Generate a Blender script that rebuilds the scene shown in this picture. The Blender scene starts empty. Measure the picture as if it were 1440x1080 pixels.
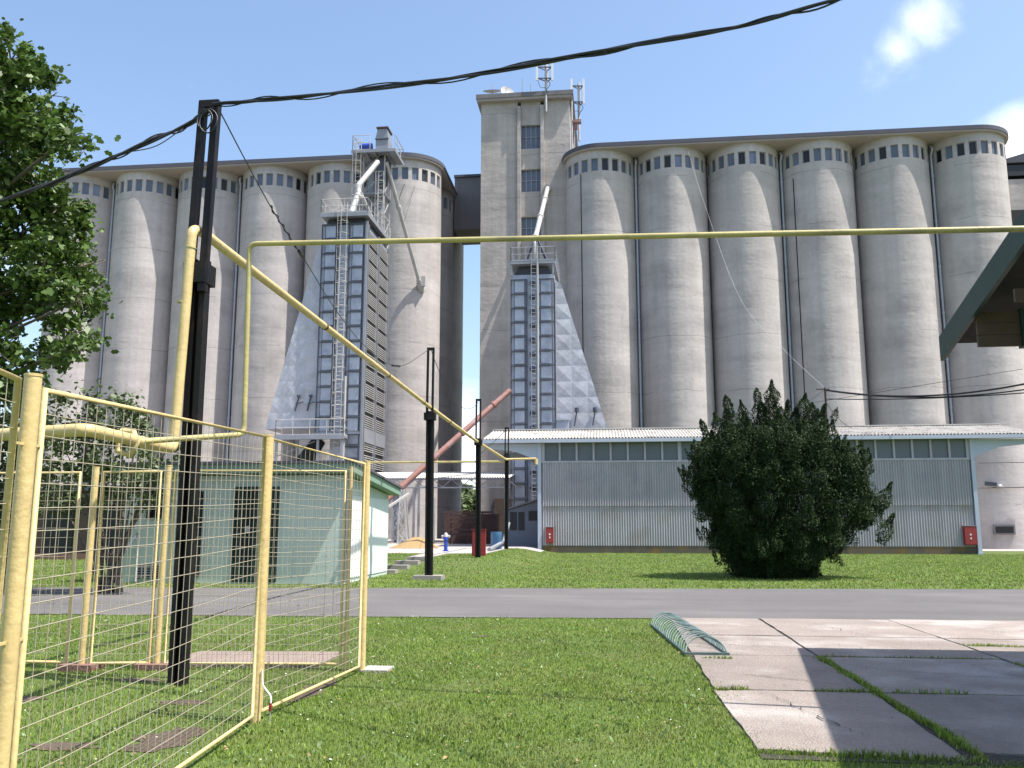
import bpy, math, random
import numpy as np
from mathutils import Vector, Matrix
random.seed(7); rng = np.random.default_rng(7)
PI = math.pi; R = math.radians
scn = bpy.context.scene
col = scn.collection

# ------------------------------------------------------------------ camera geometry
F = 1230.0; PIT = R(9.1); YAW = R(6.4); EYE = 1.6
def ray(px, py):
    x = (px-720)/F; y = (540-py)/F
    fy = math.cos(PIT)-y*math.sin(PIT); fz = math.sin(PIT)+y*math.cos(PIT)
    return (x*math.cos(YAW)-fy*math.sin(YAW), x*math.sin(YAW)+fy*math.cos(YAW), fz)
def at(px, py, Y=None, Z=None, X=None):
    """surveyed point: direction of sight met with a plane Y, Z or X"""
    d = ray(px, py)
    t = Y/d[1] if Y is not None else ((Z-EYE)/d[2] if Z is not None else X/d[0])
    return Vector((t*d[0], t*d[1], EYE+t*d[2]))

# ------------------------------------------------------------------ materials
def mk(name, c, rough=.8, var=.18, scale=.8, fine=12., streak=0., band=0., metal=0., bump=.15, bscale=30.,
       stain=None, stain_amt=0., stain_scale=1.2, joint=0., spec=.5, transl=0., island=0., jaxis=2, low=None, ring=0., speck=0., lane=0.):
    m = bpy.data.materials.new(name); m.use_nodes = True
    nt = m.node_tree; N = nt.nodes; L = nt.links
    b = N['Principled BSDF']
    b.inputs['Roughness'].default_value = rough
    b.inputs['Metallic'].default_value = metal
    b.inputs['Specular IOR Level'].default_value = spec
    geo = N.new('ShaderNodeNewGeometry')
    pos = geo.outputs['Position']
    def noise(sc, det=4., vec=None, scl=None):
        n = N.new('ShaderNodeTexNoise'); n.inputs['Scale'].default_value = sc; n.inputs['Detail'].default_value = det
        v = pos
        if scl:
            mp = N.new('ShaderNodeMapping'); mp.inputs['Scale'].default_value = scl
            L.new(pos, mp.inputs['Vector']); v = mp.outputs['Vector']
        L.new(v, n.inputs['Vector']); return n.outputs['Fac']
    def math_(op, a, bb, clamp=False):
        n = N.new('ShaderNodeMath'); n.operation = op; n.use_clamp = clamp
        for i, q in enumerate((a, bb)):
            if q is None: continue
            if isinstance(q, (int, float)): n.inputs[i].default_value = q
            else: L.new(q, n.inputs[i])
        return n.outputs[0]
    # factor around 1
    f = math_('ADD', math_('MULTIPLY', math_('SUBTRACT', noise(scale), .5), var*2.4), 1.)
    f = math_('MULTIPLY', f, math_('ADD', math_('MULTIPLY', math_('SUBTRACT', noise(fine), .5), var*1.5), 1.))
    if streak: f = math_('MULTIPLY', f, math_('ADD', math_('MULTIPLY', math_('SUBTRACT', noise(1., 5., scl=(2.2, 2.2, .06)), .5), streak*3), 1.))
    if band: f = math_('MULTIPLY', f, math_('ADD', math_('MULTIPLY', math_('SUBTRACT', noise(1., 4., scl=(.12, .12, 1.3)), .5), band*3), 1.))
    if joint:
        sep = N.new('ShaderNodeSeparateXYZ'); L.new(pos, sep.inputs[0])
        w = math_('ADD', sep.outputs[jaxis], math_('MULTIPLY', noise(.5, 5.), .5))
        md = math_('MODULO', math_('ADD', w, 100.), joint)
        ln = math_('LESS_THAN', md, .045)
        ln = math_('MULTIPLY', ln, math_('GREATER_THAN', noise(.25, 2.), .47))
        f = math_('MULTIPLY', f, math_('SUBTRACT', 1., math_('MULTIPLY', ln, .38)))
    if lane: f = math_('MULTIPLY', f, math_('ADD', math_('MULTIPLY', math_('SUBTRACT', noise(1., 4., scl=(.06, 1.6, 1.)), .5), lane*3), 1.))
    if speck: f = math_('MULTIPLY', f, math_('ADD', math_('MULTIPLY', math_('SUBTRACT', noise(110., 2.), .5), speck*3), 1.))
    if island:
        f = math_('MULTIPLY', f, math_('ADD', math_('MULTIPLY', math_('SUBTRACT', geo.outputs['Random Per Island'], .5), island), 1.))
    mix = N.new('ShaderNodeMix'); mix.data_type = 'RGBA'; mix.blend_type = 'MULTIPLY'
    mix.inputs['Factor'].default_value = 1.
    mix.inputs['A'].default_value = (*c, 1)
    cc = N.new('ShaderNodeCombineColor'); [L.new(f, cc.inputs[i]) for i in range(3)]
    if stain is not None:
        m2 = N.new('ShaderNodeMix'); m2.data_type = 'RGBA'
        m2.inputs['A'].default_value = (*c, 1); m2.inputs['B'].default_value = (*stain, 1)
        mr = N.new('ShaderNodeMapRange'); mr.inputs['From Min'].default_value = .5; mr.inputs['From Max'].default_value = .68
        mr.inputs['To Max'].default_value = stain_amt
        L.new(noise(stain_scale, 6.), mr.inputs['Value']); L.new(mr.outputs[0], m2.inputs['Factor'])
        L.new(m2.outputs['Result'], mix.inputs['A'])
    L.new(cc.outputs[0], mix.inputs['B'])
    L.new(mix.outputs['Result'], b.inputs['Base Color'])
    if bump:
        bp = N.new('ShaderNodeBump'); bp.inputs['Strength'].default_value = bump; bp.inputs['Distance'].default_value = .05
        hh = noise(bscale, 5.)
        if ring: hh = math_('ADD', math_('MULTIPLY', hh, .5), math_('MULTIPLY', noise(1., 5., scl=(.25, .25, 1.1)), ring))
        L.new(hh, bp.inputs['Height']); L.new(bp.outputs[0], b.inputs['Normal'])
    if transl:
        tr = N.new('ShaderNodeBsdfTranslucent'); ms = N.new('ShaderNodeMixShader'); ms.inputs[0].default_value = transl
        L.new(mix.outputs['Result'], tr.inputs['Color'])
        L.new(b.outputs[0], ms.inputs[1]); L.new(tr.outputs[0], ms.inputs[2])
        L.new(ms.outputs[0], N['Material Output'].inputs['Surface'])
    return m

M = {}
M['silo'] = mk('silo_concrete', (.43, .393, .377), .95, .15, .22, 3., streak=.10, band=.10, bump=.7, bscale=3.5, ring=1.3, joint=4.7, stain=(.32, .295, .285), stain_amt=.75, stain_scale=.35)
M['tower'] = mk('tower_concrete', (.395, .355, .33), .95, .2, .35, 4., streak=.14, band=.1, bump=.9, bscale=3., ring=1.2, joint=4.1, stain=(.29, .265, .25), stain_amt=.6, stain_scale=.5)
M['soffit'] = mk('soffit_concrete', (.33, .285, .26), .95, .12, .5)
M['roofedge'] = mk('roof_edge_felt', (.085, .085, .11), .9, .15, .6)
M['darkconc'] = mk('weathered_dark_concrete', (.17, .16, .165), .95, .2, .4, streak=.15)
M['pane'] = mk('window_pane', (.10, .12, .16), .25, .25, .5, bump=0)
M['paned'] = mk('open_window_dark', (.008, .009, .012), .5, .1, bump=0)
M['paneb'] = mk('window_pane_pale', (.15, .18, .26), .2, .2, .7, bump=0)
M['frame'] = mk('window_frame_concrete', (.36, .33, .31), .9, .1, bump=0)
M['galv'] = mk('galvanised_sheet', (.40, .42, .49), .5, .22, 1.1, 6., metal=.3, bump=.25, bscale=3., streak=.08, stain=(.26, .29, .37), stain_amt=.7, stain_scale=1.5)
M['galvw'] = mk('galvanised_hood_sheet', (.44, .445, .49), .6, .2, .8, 5., metal=.2, bump=.5, bscale=2.2, stain=(.34, .345, .385), stain_amt=.7, stain_scale=1.2)
M['galvd'] = mk('dark_steel_rib', (.08, .085, .11), .6, .2, 1., metal=.3)
M['steel'] = mk('painted_steel', (.27, .28, .31), .55, .2, 1., metal=.3)
M['lightsteel'] = mk('pale_steel', (.44, .43, .42), .55, .15, 1., metal=.2, stain=(.3, .25, .2), stain_amt=.4)
M['louvre'] = mk('louvre_slat', (.42, .415, .40), .6, .2, .8, 5., streak=.1)
M['gap'] = mk('louvre_dark_cavity', (.018, .018, .02), .8, .1, bump=0)
M['black'] = mk('black_painted_steel', (.008, .0075, .008), .55, .3, 2., 20., bump=.12, spec=.25, stain=(.028, .017, .013), stain_amt=.5, stain_scale=4.)
M['yellow'] = mk('yellow_gas_paint', (.60, .46, .21), .5, .12, 2., 25., bump=.12, stain=(.47, .35, .17), stain_amt=.65, stain_scale=7.)
M['yellowold'] = mk('weathered_yellow_paint', (.46, .39, .16), .45, .2, 1.5, 14., bump=.1, stain=(.25, .22, .12), stain_amt=.75, stain_scale=2.2)
M['wire'] = mk('galvanised_mesh_wire', (.42, .37, .28), .5, .12, 4., bump=0, metal=.2)
M['greenwall'] = mk('mint_render', (.50, .58, .52), .9, .09, .7, 8., bump=.15, stain=(.43, .51, .46), stain_amt=.6, stain_scale=1.)
M['greentrim'] = mk('green_fascia', (.20, .30, .23), .7, .12, 1.)
M['mintlit'] = mk('sunlit_mint_render', (.62, .69, .66), .9, .05, .7, 6., bump=.1)  # lighter copy of the mint render; sunshine on the gable is in the colour
M['darkgreen'] = mk('dark_green_paint', (.012, .045, .035), .45, .2, 1.5, bump=.05)
M['asphalt'] = mk('asphalt', (.130, .122, .121), .95, .12, .5, 40., bump=.6, bscale=70., speck=.3, lane=.2, stain=(.17, .16, .155), stain_amt=.7, stain_scale=.35)
M['paving'] = mk('cast_concrete_paving', (.31, .26, .23), .95, .24, 1.3, 25., bump=.8, bscale=60., island=.3, speck=.4, stain=(.50, .45, .415), stain_amt=.9, stain_scale=.7)
M['soil'] = mk('bare_soil', (.10, .072, .052), .95, .3, 3., 30., bump=.8, bscale=25.)
M['jointsoil'] = mk('joint_soil', (.05, .045, .035), .95, .3, 3., 30., bump=.5)
M['yard'] = mk('yard_gravel', (.40, .36, .33), .95, .15, .6, 10., bump=.5, stain=(.28, .25, .23), stain_amt=.6)
M['corr'] = mk('corrugated_grey_sheet', (.375, .355, .38), .6, .12, .5, 6., streak=.16, bump=.05, metal=.15, stain=(.29, .29, .325), stain_amt=.6, stain_scale=.8)
M['corrlow'] = mk('corrugated_grey_sheet_lower', (.42, .40, .42), .6, .12, .5, 6., streak=.16, bump=.05, metal=.15, stain=(.33, .29, .25), stain_amt=.6, stain_scale=.7)
M['fibre'] = mk('fibre_cement_roof', (.38, .36, .335), .9, .2, .9, 8., bump=.3, stain=(.17, .145, .125), stain_amt=.8, stain_scale=1.9)
M['fibreclean'] = mk('pale_roof_sheet', (.48, .465, .43), .8, .1, 1., 8., bump=.1)
M['plinth'] = mk('stained_plinth_concrete', (.10, .085, .065), .95, .3, .8, 9., streak=.2, bump=.4, stain=(.20, .12, .03), stain_amt=.85, stain_scale=1.)
M['greypane'] = mk('painted_shed_pane', (.105, .125, .145), .35, .12, .6, bump=0)
M['whitetrim'] = mk('pale_blue_trim', (.40, .44, .53), .6, .08, 1.)
M['white'] = mk('white_paint', (.74, .74, .74), .6, .06, 1.)
M['red'] = mk('red_paint', (.22, .022, .025), .45, .15, 2., bump=.05)
M['blue'] = mk('blue_paint', (.02, .06, .35), .4, .15, 3., bump=.05)
M['bluegrey'] = mk('blue_grey_sheet', (.12, .14, .18), .6, .12, 1.)
M['rust'] = mk('rusty_steel', (.075, .04, .035), .85, .3, 1.5, 10., bump=.3)
M['rustpipe'] = mk('red_oxide_tube', (.27, .13, .11), .6, .15, 1., 6., bump=.1, stain=(.34, .26, .25), stain_amt=.7)
M['wood'] = mk('old_brown_boards', (.11, .075, .055), .85, .25, 2., 14., bump=.3)
M['shadedboards'] = mk('shade_dark_boards', (.03, .027, .025), .9, .2, 2.)  # near-black tone carries the shade beneath the canopy roof
M['brick'] = mk('brick', (.20, .11, .085), .95, .3, 4., 20., bump=.4)
M['bark'] = mk('bark', (.12, .10, .08), .95, .3, 5., 20., bump=.8, bscale=15.)
M['barkred'] = mk('juniper_bark', (.12, .07, .05), .95, .3, 5., 20., bump=.8, bscale=15.)
M['leaf'] = mk('broad_leaf', (.075, .13, .024), .5, .25, 1.2, 6., bump=0, transl=.28, island=.8)
M['leafb'] = mk('shrub_leaf', (.08, .115, .04), .5, .25, 1.2, 6., bump=0, transl=.25, island=.9)
M['leaff'] = mk('distant_leaf', (.11, .15, .06), .8, .25, .3, 3., bump=0, transl=.2, island=.6)
M['juniper'] = mk('juniper_scale_leaf', (.025, .046, .014), .65, .3, 1.5, 6., bump=0, transl=.10, island=.9, spec=.2)
M['ground'] = mk('grass_soil', (.085, .125, .025), .95, .25, .5, 14., bump=.6, bscale=30., stain=(.13, .14, .04), stain_amt=.7, stain_scale=.7)
M['blade'] = mk('grass_blade', (.19, .275, .038), .55, .38, .45, 5., bump=0, transl=.3, island=1.1, stain=(.27, .28, .085), stain_amt=.6, stain_scale=1.1)
M['cable'] = mk('black_cable', (.016, .016, .018), .45, .2, 5., bump=0)
M['whitecable'] = mk('white_cable', (.42, .42, .44), .5, .1, bump=0)
M['grain'] = mk('spilled_grain', (.33, .22, .10), .95, .15, 2., 30., bump=.5)
M['hose'] = mk('faded_green_hoop', (.085, .14, .13), .5, .2, 3., bump=.1, stain=(.22, .25, .25), stain_amt=.7, stain_scale=5.)
M['dish'] = mk('dish_grey', (.42, .41, .40), .5, .1, 1., bump=0)
M['acgrey'] = mk('grille_grey', (.20, .22, .24), .6, .1, 1., bump=0)

# ------------------------------------------------------------------ mesh builder
W = {}
class MB:
    def __init__(s): s.v = []; s.f = []; s.m = []; s.s = []
    def add(s, vs, fs, m=0, smooth=False):
        o = len(s.v); s.v += [tuple(v) for v in vs]
        for f in fs: s.f.append(tuple(i+o for i in f)); s.m.append(m); s.s.append(smooth)
        return s
    def box(s, a, b, m=0):
        x0, y0, z0 = a; x1, y1, z1 = b
        if x0 > x1: x0, x1 = x1, x0
        if y0 > y1: y0, y1 = y1, y0
        if z0 > z1: z0, z1 = z1, z0
        return s.add([(x0,y0,z0),(x1,y0,z0),(x1,y1,z0),(x0,y1,z0),(x0,y0,z1),(x1,y0,z1),(x1,y1,z1),(x0,y1,z1)],
                     [(0,3,2,1),(4,5,6,7),(0,1,5,4),(1,2,6,5),(2,3,7,6),(3,0,4,7)], m)
    def hexa(s, p, m=0):
        return s.add(p, [(0,3,2,1),(4,5,6,7),(0,1,5,4),(1,2,6,5),(2,3,7,6),(3,0,4,7)], m)
    def bar(s, a, b, w, h=None, m=0, up=(0,0,1)):
        a = Vector(a); b = Vector(b); h = h or w; d = (b-a).normalized(); u = Vector(up)
        if abs(d.dot(u)) > .98: u = Vector((0,1,0))
        x = d.cross(u).normalized(); y = x.cross(d).normalized()
        x *= w/2; y *= h/2
        return s.hexa([a-x-y, a+x-y, b+x-y, b-x-y, a-x+y, a+x+y, b+x+y, b-x+y], m)
    def tube(s, pts, r, n=8, m=0, cap=True):
        pts = [Vector(p) for p in pts]; vs = []; fs = []
        rs = r if isinstance(r, (list, tuple)) else [r]*len(pts)
        px = None
        for i, p in enumerate(pts):
            if i == 0: d = pts[1]-p
            elif i == len(pts)-1: d = p-pts[i-1]
            else: d = (pts[i+1]-p).normalized()+(p-pts[i-1]).normalized()
            d.normalize()
            if px is None:
                u = Vector((0,0,1)) if abs(d.z) < .9 else Vector((1,0,0))
                px = d.cross(u).normalized()
            else: px = (px-d*px.dot(d)).normalized()
            py = d.cross(px)
            for k in range(n):
                a = 2*PI*k/n; vs.append(p+(px*math.cos(a)+py*math.sin(a))*rs[i])
        for i in range(len(pts)-1):
            for k in range(n):
                k2 = (k+1) % n; fs.append((i*n+k, i*n+k2, (i+1)*n+k2, (i+1)*n+k))
        s.add(vs, fs, m, True)
        if cap:
            s.add(vs[:n], [tuple(range(n-1, -1, -1))], m); s.add(vs[-n:], [tuple(range(n))], m)
        return s
    def prism(s, poly, axis, a, b, m=0):
        """poly: 2D points; axis 0/1/2 extruded between a and b"""
        def P(q, t):
            return {0: (t, q[0], q[1]), 1: (q[0], t, q[1]), 2: (q[0], q[1], t)}[axis]
        n = len(poly); vs = [P(q, a) for q in poly]+[P(q, b) for q in poly]
        fs = [tuple(range(n)), tuple(range(2*n-1, n-1, -1))]+[(i, i+n, (i+1) % n+n, (i+1) % n) for i in range(n)]
        return s.add(vs, fs, m)
    def build(s, name, mats, parent=None, origin=None):
        me = bpy.data.meshes.new(name)
        vs = np.array(s.v, dtype=float)
        if parent is not None: o = Vector(W[parent.name])
        elif origin is not None: o = Vector(origin)
        else:
            lo = vs.min(0); hi = vs.max(0); o = Vector(((lo[0]+hi[0])/2, (lo[1]+hi[1])/2, lo[2]))
        vs = vs-np.array(o)
        me.from_pydata(vs.tolist(), [], s.f)
        for mm in (mats if isinstance(mats, (list, tuple)) else [mats]): me.materials.append(mm)
        me.polygons.foreach_set('material_index', s.m); me.polygons.foreach_set('use_smooth', s.s)
        me.update()
        ob = bpy.data.objects.new(name, me); col.objects.link(ob)
        if parent is not None: ob.parent = parent
        else: ob.location = o
        W[ob.name] = tuple(o)
        return ob
def tag(o, label, cat, group=None):
    o['label'] = label; o['category'] = cat
    if group: o['group'] = group
    return o
def thing(name, loc, label, cat, group=None):
    o = bpy.data.objects.new(name, None); col.objects.link(o); o.location = loc; W[o.name] = tuple(loc)
    o.empty_display_size = .3
    return tag(o, label, cat, group)
def struct(o, kind='structure'): o['kind'] = kind; return o
def copy_tree(o, parent=None):
    c = o.copy(); col.objects.link(c)
    if parent: c.parent = parent
    W[c.name] = W[o.name]
    for ch in list(o.children): copy_tree(ch, c)
    return c
def arc(c, r, a0, a1, n, z=None):
    return [(c[0]+r*math.cos(a0+(a1-a0)*i/n), c[1]+r*math.sin(a0+(a1-a0)*i/n)) for i in range(n+1)]
def bend(pts, r=.15, n=5):
    """round the corners of a polyline"""
    pts = [Vector(p) for p in pts]; out = [pts[0]]
    for i in range(1, len(pts)-1):
        a, b, c = pts[i-1], pts[i], pts[i+1]
        d1 = (a-b); d2 = (c-b); rr = min(r, d1.length*.45, d2.length*.45)
        p = b+d1.normalized()*rr; q = b+d2.normalized()*rr
        for k in range(n+1):
            t = k/n; out.append(p*(1-t)**2+b*2*t*(1-t)+q*t*t)
    out.append(pts[-1]); return out
def spline(pts, n=8):
    pts = [Vector(p) for p in pts]; P = [pts[0]*2-pts[1]]+pts+[pts[-1]*2-pts[-2]]; out = []
    for i in range(1, len(P)-2):
        for k in range(n):
            t = k/n; a, b, c, d = P[i-1], P[i], P[i+1], P[i+2]
            out.append(.5*((2*b)+(c-a)*t+(2*a-5*b+4*c-d)*t*t+(3*b-a-3*c+d)*t**3))
    out.append(pts[-1]); return out
def sag(a, b, s, n=14):
    a = Vector(a); b = Vector(b)
    return [a.lerp(b, i/n)-Vector((0, 0, s*4*(i/n)*(1-i/n))) for i in range(n+1)]

# ------------------------------------------------------------------ ground
def sm(t): t = min(1, max(0, t)); return t*t*(3-2*t)
def gh(x, y):
    z = .32*sm((y-27)/9)*sm((-2.8-x)/2.2)
    if y > 60: z -= (.75*sm((y-60)/12))*sm((x+14)/10)
    return z
def grid(xs, ys, keep, dz, name, mat):
    mb = MB(); nx = len(xs)
    idx = {}
    vs = []; fs = []
    for j, y in enumerate(ys):
        for i, x in enumerate(xs): vs.append((x, y, gh(x, y)+dz))
    for j in range(len(ys)-1):
        for i in range(nx-1):
            if keep((xs[i]+xs[i+1])/2, (ys[j]+ys[j+1])/2):
                fs.append((j*nx+i, j*nx+i+1, (j+1)*nx+i+1, (j+1)*nx+i))
    used = sorted({i for f in fs for i in f}); mp = {u: k for k, u in enumerate(used)}
    mb.add([vs[u] for u in used], [tuple(mp[i] for i in f) for f in fs])
    return mb.build(name, mat, origin=(0, 0, 0))
gxs = [-900, -400, -200, -120, -80]+[-60+2*i for i in range(19)]+[-22+.5*i for i in range(45)]+[2*i+2 for i in range(30)]+[80, 120, 200, 400, 900]
gxs = sorted(set(gxs) | {-3.75}); 
gys = [-60, -20, -8]+[2*i-6 for i in range(16)]+[26+.5*i for i in range(70)]+[62+i for i in range(14)]+[80, 90, 110, 150, 250, 500, 1200]
gys = sorted(set(gys) | {38.5})
ground = struct(grid(gxs, gys, lambda x, y: True, 0, 'ground', M['ground']))
struct(grid(gxs, gys, lambda x, y: -60 < x < -3.75 and 38.5 < y < 110 and (x < -5.3 or y > 47), .010, 'yard', M['yard']))
struct(grid(gxs, gys, lambda x, y: 19.9 < x < 60 and 56 < y < 110, .012, 'side_yard', M['yard']))
def rnear(x): x = min(30, max(-20, x)); return 15.52+.05*x
def rfar(x): x = min(30, max(-20, x)); return 22.55+.085*x
mb = MB(); xs = [-300, -100, -50]+list(range(-24, 34, 2))+[60, 150, 300]
vs = []
for i, x in enumerate(xs):
    j1 = random.uniform(-.05, .05)
    vs += [(x, rnear(x)+j1, .012), (x, (rnear(x)+rfar(x))/2, .045), (x, rfar(x)+random.uniform(-.06, .06), .012)]
fs = []
for i in range(len(xs)-1): fs += [(3*i, 3*i+3, 3*i+4, 3*i+1), (3*i+1, 3*i+4, 3*i+5, 3*i+2)]
mb.add(vs, fs, 0, True); struct(mb.build('road', M['asphalt'], origin=(0, 0, 0)))
# concrete pavement slabs in front of the canopy
mb = MB(); mb.box((1.0, 6.5, -.05), (14, 15.50, .008))
struct(mb.build('pavement_bed', M['jointsoil'], origin=(0, 0, 0)))
mb = MB()
xj = [.95, 2.45, 4.57, 6.7, 8.9, 11.2, 14.0]; yj = [-3, 0, 3.1, 6.75, 9.0, 11.3, 13.25, 15.45]
def jit(i, j, k): return random.Random(i*31+j*7+k*101).uniform(-.05, .05)
for i in range(len(xj)-1):
    for j in range(3, len(yj)-1):
        g = .012+abs(jit(i, j, 1))*.35
        g2 = g+(.05 if i == 1 and j <= 4 else 0)
        z = .022+jit(i, j, 2)*.12
        # irregular outline, split edges with small chips
        def edge(a, b, n):
            return [(a[0]+(b[0]-a[0])*t/n+random.uniform(-.012, .012), a[1]+(b[1]-a[1])*t/n+random.uniform(-.012, .012)) for t in range(n)]
        yl = rnear((xj[i]+xj[i+1])/2)-.06 if j == len(yj)-2 else yj[j+1]-g
        c = [(xj[i]+g2, yj[j]+g), (xj[i+1]-g, yj[j]+g), (xj[i+1]-g, yl), (xj[i]+g2, yl)]
        if j == 3 and i == 0: c[0] = (1.02, 6.72); c[1] = (2.38, 6.55)
        pol = edge(c[0], c[1], 9)+edge(c[1], c[2], 9)+edge(c[2], c[3], 9)+edge(c[3], c[0], 9)
        mb.prism(pol, 2, -.04, z)
struct(mb.build('pavement', M['paving'], origin=(0, 0, 0)))
# bare soil patches (thin, irregular)
patches = [(-4.4, 10.3, .95, .55), (-3.35, 6.55, .45, .8), (-4.9, 8.95, .6, .2), (-4.0, 6.3, .5, .25), (-4.7, 5.2, .6, .3), (-5.6, 7.2, .4, .2), (-5.4, 7.9, .35, .25), (-2.9, 8.6, .22, 1.2), (-2.85, 5.2, .2, 1.3), (-1.9, 12.9, .3, .13), (-3.9, 7.9, .5, .22), (.98, 11.5, .12, 1.2), (-5.2, 6.1, .5, .3)]
patches = [(x, y, a*.62, b*.62) if k else (x, y, a, b) for k, (x, y, a, b) in enumerate(patches)]
mb = MB()
for x, y, a, b in patches[1:]:
    n = 22; ring = [(x+a*(1+.35*math.sin(k*1.7+x)+random.uniform(-.2, .2))*.8*math.cos(2*PI*k/n), y+b*(1+random.uniform(-.25, .2))*.8*math.sin(2*PI*k/n), .006) for k in range(n)]
    mb.add([(x, y, .012)]+ring, [(0, k+1, (k+1) % n+1) for k in range(n)])
struct(mb.build('soil_patches', M['soil'], origin=(0, 0, 0)))
# concrete plate inside the fence
mb = MB(); mb.prism([(-5.2, 9.75), (-3.3, 9.95), (-3.35, 11.0), (-5.15, 10.85)], 2, -.03, .03)
struct(mb.build('concrete_plate', mk('brown_concrete', (.25, .19, .165), .95, .2, 2., 25., bump=.5)))
# path from steps to yard
mb = MB(); pth = [at(604, 779, Z=.32), at(590, 784, Z=.3)]
mb.prism([(-7.9, 33.6), (-7.0, 33.6), (-7.2, 38.7), (-8.2, 38.7)], 2, .25, .335)
struct(mb.build('path', M['yard']))
# concrete steps: four
st = thing('concrete_steps', (-7.35, 29, 0), 'short flight of worn concrete steps climbing the grass bank beside the mint building', 'steps')
for k in range(4):
    y = 28.3+k*1.5; mb = MB(); z = .13+k*.085
    mb.box((-7.95+.1*k, y, -.05), (-6.98+.04*k, y+.42, z)); mb.build('step', mk('step_concrete', (.30, .27, .25), .95, .2, 2., bump=.4) if k == 0 else bpy.data.materials['step_concrete'], st)

# ------------------------------------------------------------------ grass blades
def blades(n, xr, yr, hmin, hmax, w, keep, name, mat, lean=.6, zoff=0.):
    x = rng.uniform(xr[0], xr[1], n); y = rng.uniform(yr[0], yr[1], n)
    k = keep(x, y); x = x[k]; y = y[k]; n = len(x)
    z = np.array([gh(a, b) for a, b in zip(x, y)]) if yr[1] > 26 else np.zeros(n)
    z = z+zoff
    cl = .5+.5*np.sin(x*2.1+np.sin(y*1.3)*2)*np.sin(y*2.7+np.sin(x*1.9)*2)
    h = rng.uniform(hmin, hmax, n)*(.7+.6*cl); a = rng.uniform(0, 2*PI, n); ww = w*rng.uniform(.6, 1.3, n)
    la = rng.uniform(0, 2*PI, n); ll = h*rng.uniform(.2, 1., n)*lean
    V = np.zeros((n, 5, 3))
    dx = np.cos(a)*ww/2; dy = np.sin(a)*ww/2; lx = np.cos(la)*ll; ly = np.sin(la)*ll
    V[:, 0] = np.stack([x-dx, y-dy, z], 1); V[:, 1] = np.stack([x+dx, y+dy, z], 1)
    V[:, 2] = np.stack([x+dx*.8+lx*.35, y+dy*.8+ly*.35, z+h*.6], 1); V[:, 3] = np.stack([x-dx*.8+lx*.35, y-dy*.8+ly*.35, z+h*.6], 1)
    V[:, 4] = np.stack([x+lx, y+ly, z+h*rng.uniform(.75, 1., n)], 1)
    b = np.arange(n)[:, None]*5
    loops = np.concatenate([b+np.array([[0, 1, 2, 3]]), b+np.array([[3, 2, 4]])], 1).ravel()
    me = bpy.data.meshes.new(name); me.vertices.add(n*5); me.vertices.foreach_set('co', V.ravel())
    me.loops.add(n*7); me.loops.foreach_set('vertex_index', loops)
    me.polygons.add(n*2)
    stt = np.stack([np.arange(n)*7, np.arange(n)*7+4], 1).ravel(); me.polygons.foreach_set('loop_start', stt)
    me.materials.append(mat); me.update(calc_edges=True)
    ob = bpy.data.objects.new(name, me); col.objects.link(ob)
    ob['kind'] = 'stuff'; ob['label'] = name.replace('_', ' '); ob['category'] = 'grass'
    return ob
def off_patch(x, y):
    k = np.ones(len(x), bool)
    for (a, b, c, d) in patches: k &= ~(((x-a)/c)**2+((y-b)/d)**2 < rng.uniform(.15, 1.1, len(x)))
    k &= ~((x > -5.2) & (x < -3.3) & (y > 9.8) & (y < 11.0))
    return k
vn = np.vectorize(rnear); vf = np.vectorize(rfar)
def near_keep(x, y):
    edge = 1.08+.09*np.sin(y*3.1)+.05*np.sin(y*9.)+.04*np.sin(y*21.)
    k = off_patch(x, y) & (y < vn(x)+.0+.05*np.sin(x*5)+rng.uniform(-.07, .05, len(x))) & ~((x > edge) & (y > 6.62+.06*np.sin(x*7))) & (x > -.72*y-1.6) & (x < .5*y+1.5)
    thin = .55+.45*np.sin(x*1.1+2*np.sin(y*.9))*np.sin(y*1.7+x*.5)
    ins = (x < -2.9) & (y < 9.7)
    k &= (rng.uniform(0, 1, len(x)) < np.where(ins, .45+.35*thin, .8+.25*thin))
    k &= rng.uniform(0, 1, len(x)) < np.clip(1.25-y/22, .5, 1)
    return k
g = blades(760000, (-13, 5.5), (4.3, 15.8), .012, .036, .0066, near_keep, 'mown_grass', M['blade'])
tag(g, 'mown green grass around the yellow fence in the foreground', 'grass')
g = blades(9000, (-10, 1), (4.5, 15.5), .02, .05, .022, lambda x, y: near_keep(x, y) & (rng.uniform(0, 1, len(x)) < .6), 'broadleaf_weeds', mk('weed_leaf', (.13, .21, .07), .6, .3, 1., bump=0, transl=.25, island=.6), lean=1.6)
tag(g, 'low broad-leaved weeds scattered through the foreground grass', 'weeds')
def far_keep(x, y):
    k = (y > vf(x)+.0+.05*np.sin(x*3)+rng.uniform(-.06, .08, len(x))) & ~((x < -3.75) & (y > 38.5) & ((x < -5.3) | (y > 47))) & (x > -.72*y-4) & (x < .5*y+3)
    k &= ~((x > -8.0) & (x < -6.9) & (y > 28.1) & (y < 39)) & ~((x > -4.1) & (x < 19.7) & (y > 49.9)) & ~((x < -7.2) & (x > -13.6) & (y > 23.2) & (y < 28.2))
    return k & (rng.uniform(0, 1, len(x)) < np.clip(1.5-y/50, .55, 1))
g = blades(330000, (-30, 26), (21, 50.5), .025, .055, .021, far_keep, 'verge_grass', M['blade'])
tag(g, 'bright green lawn between the road and the corrugated shed', 'grass')
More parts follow.
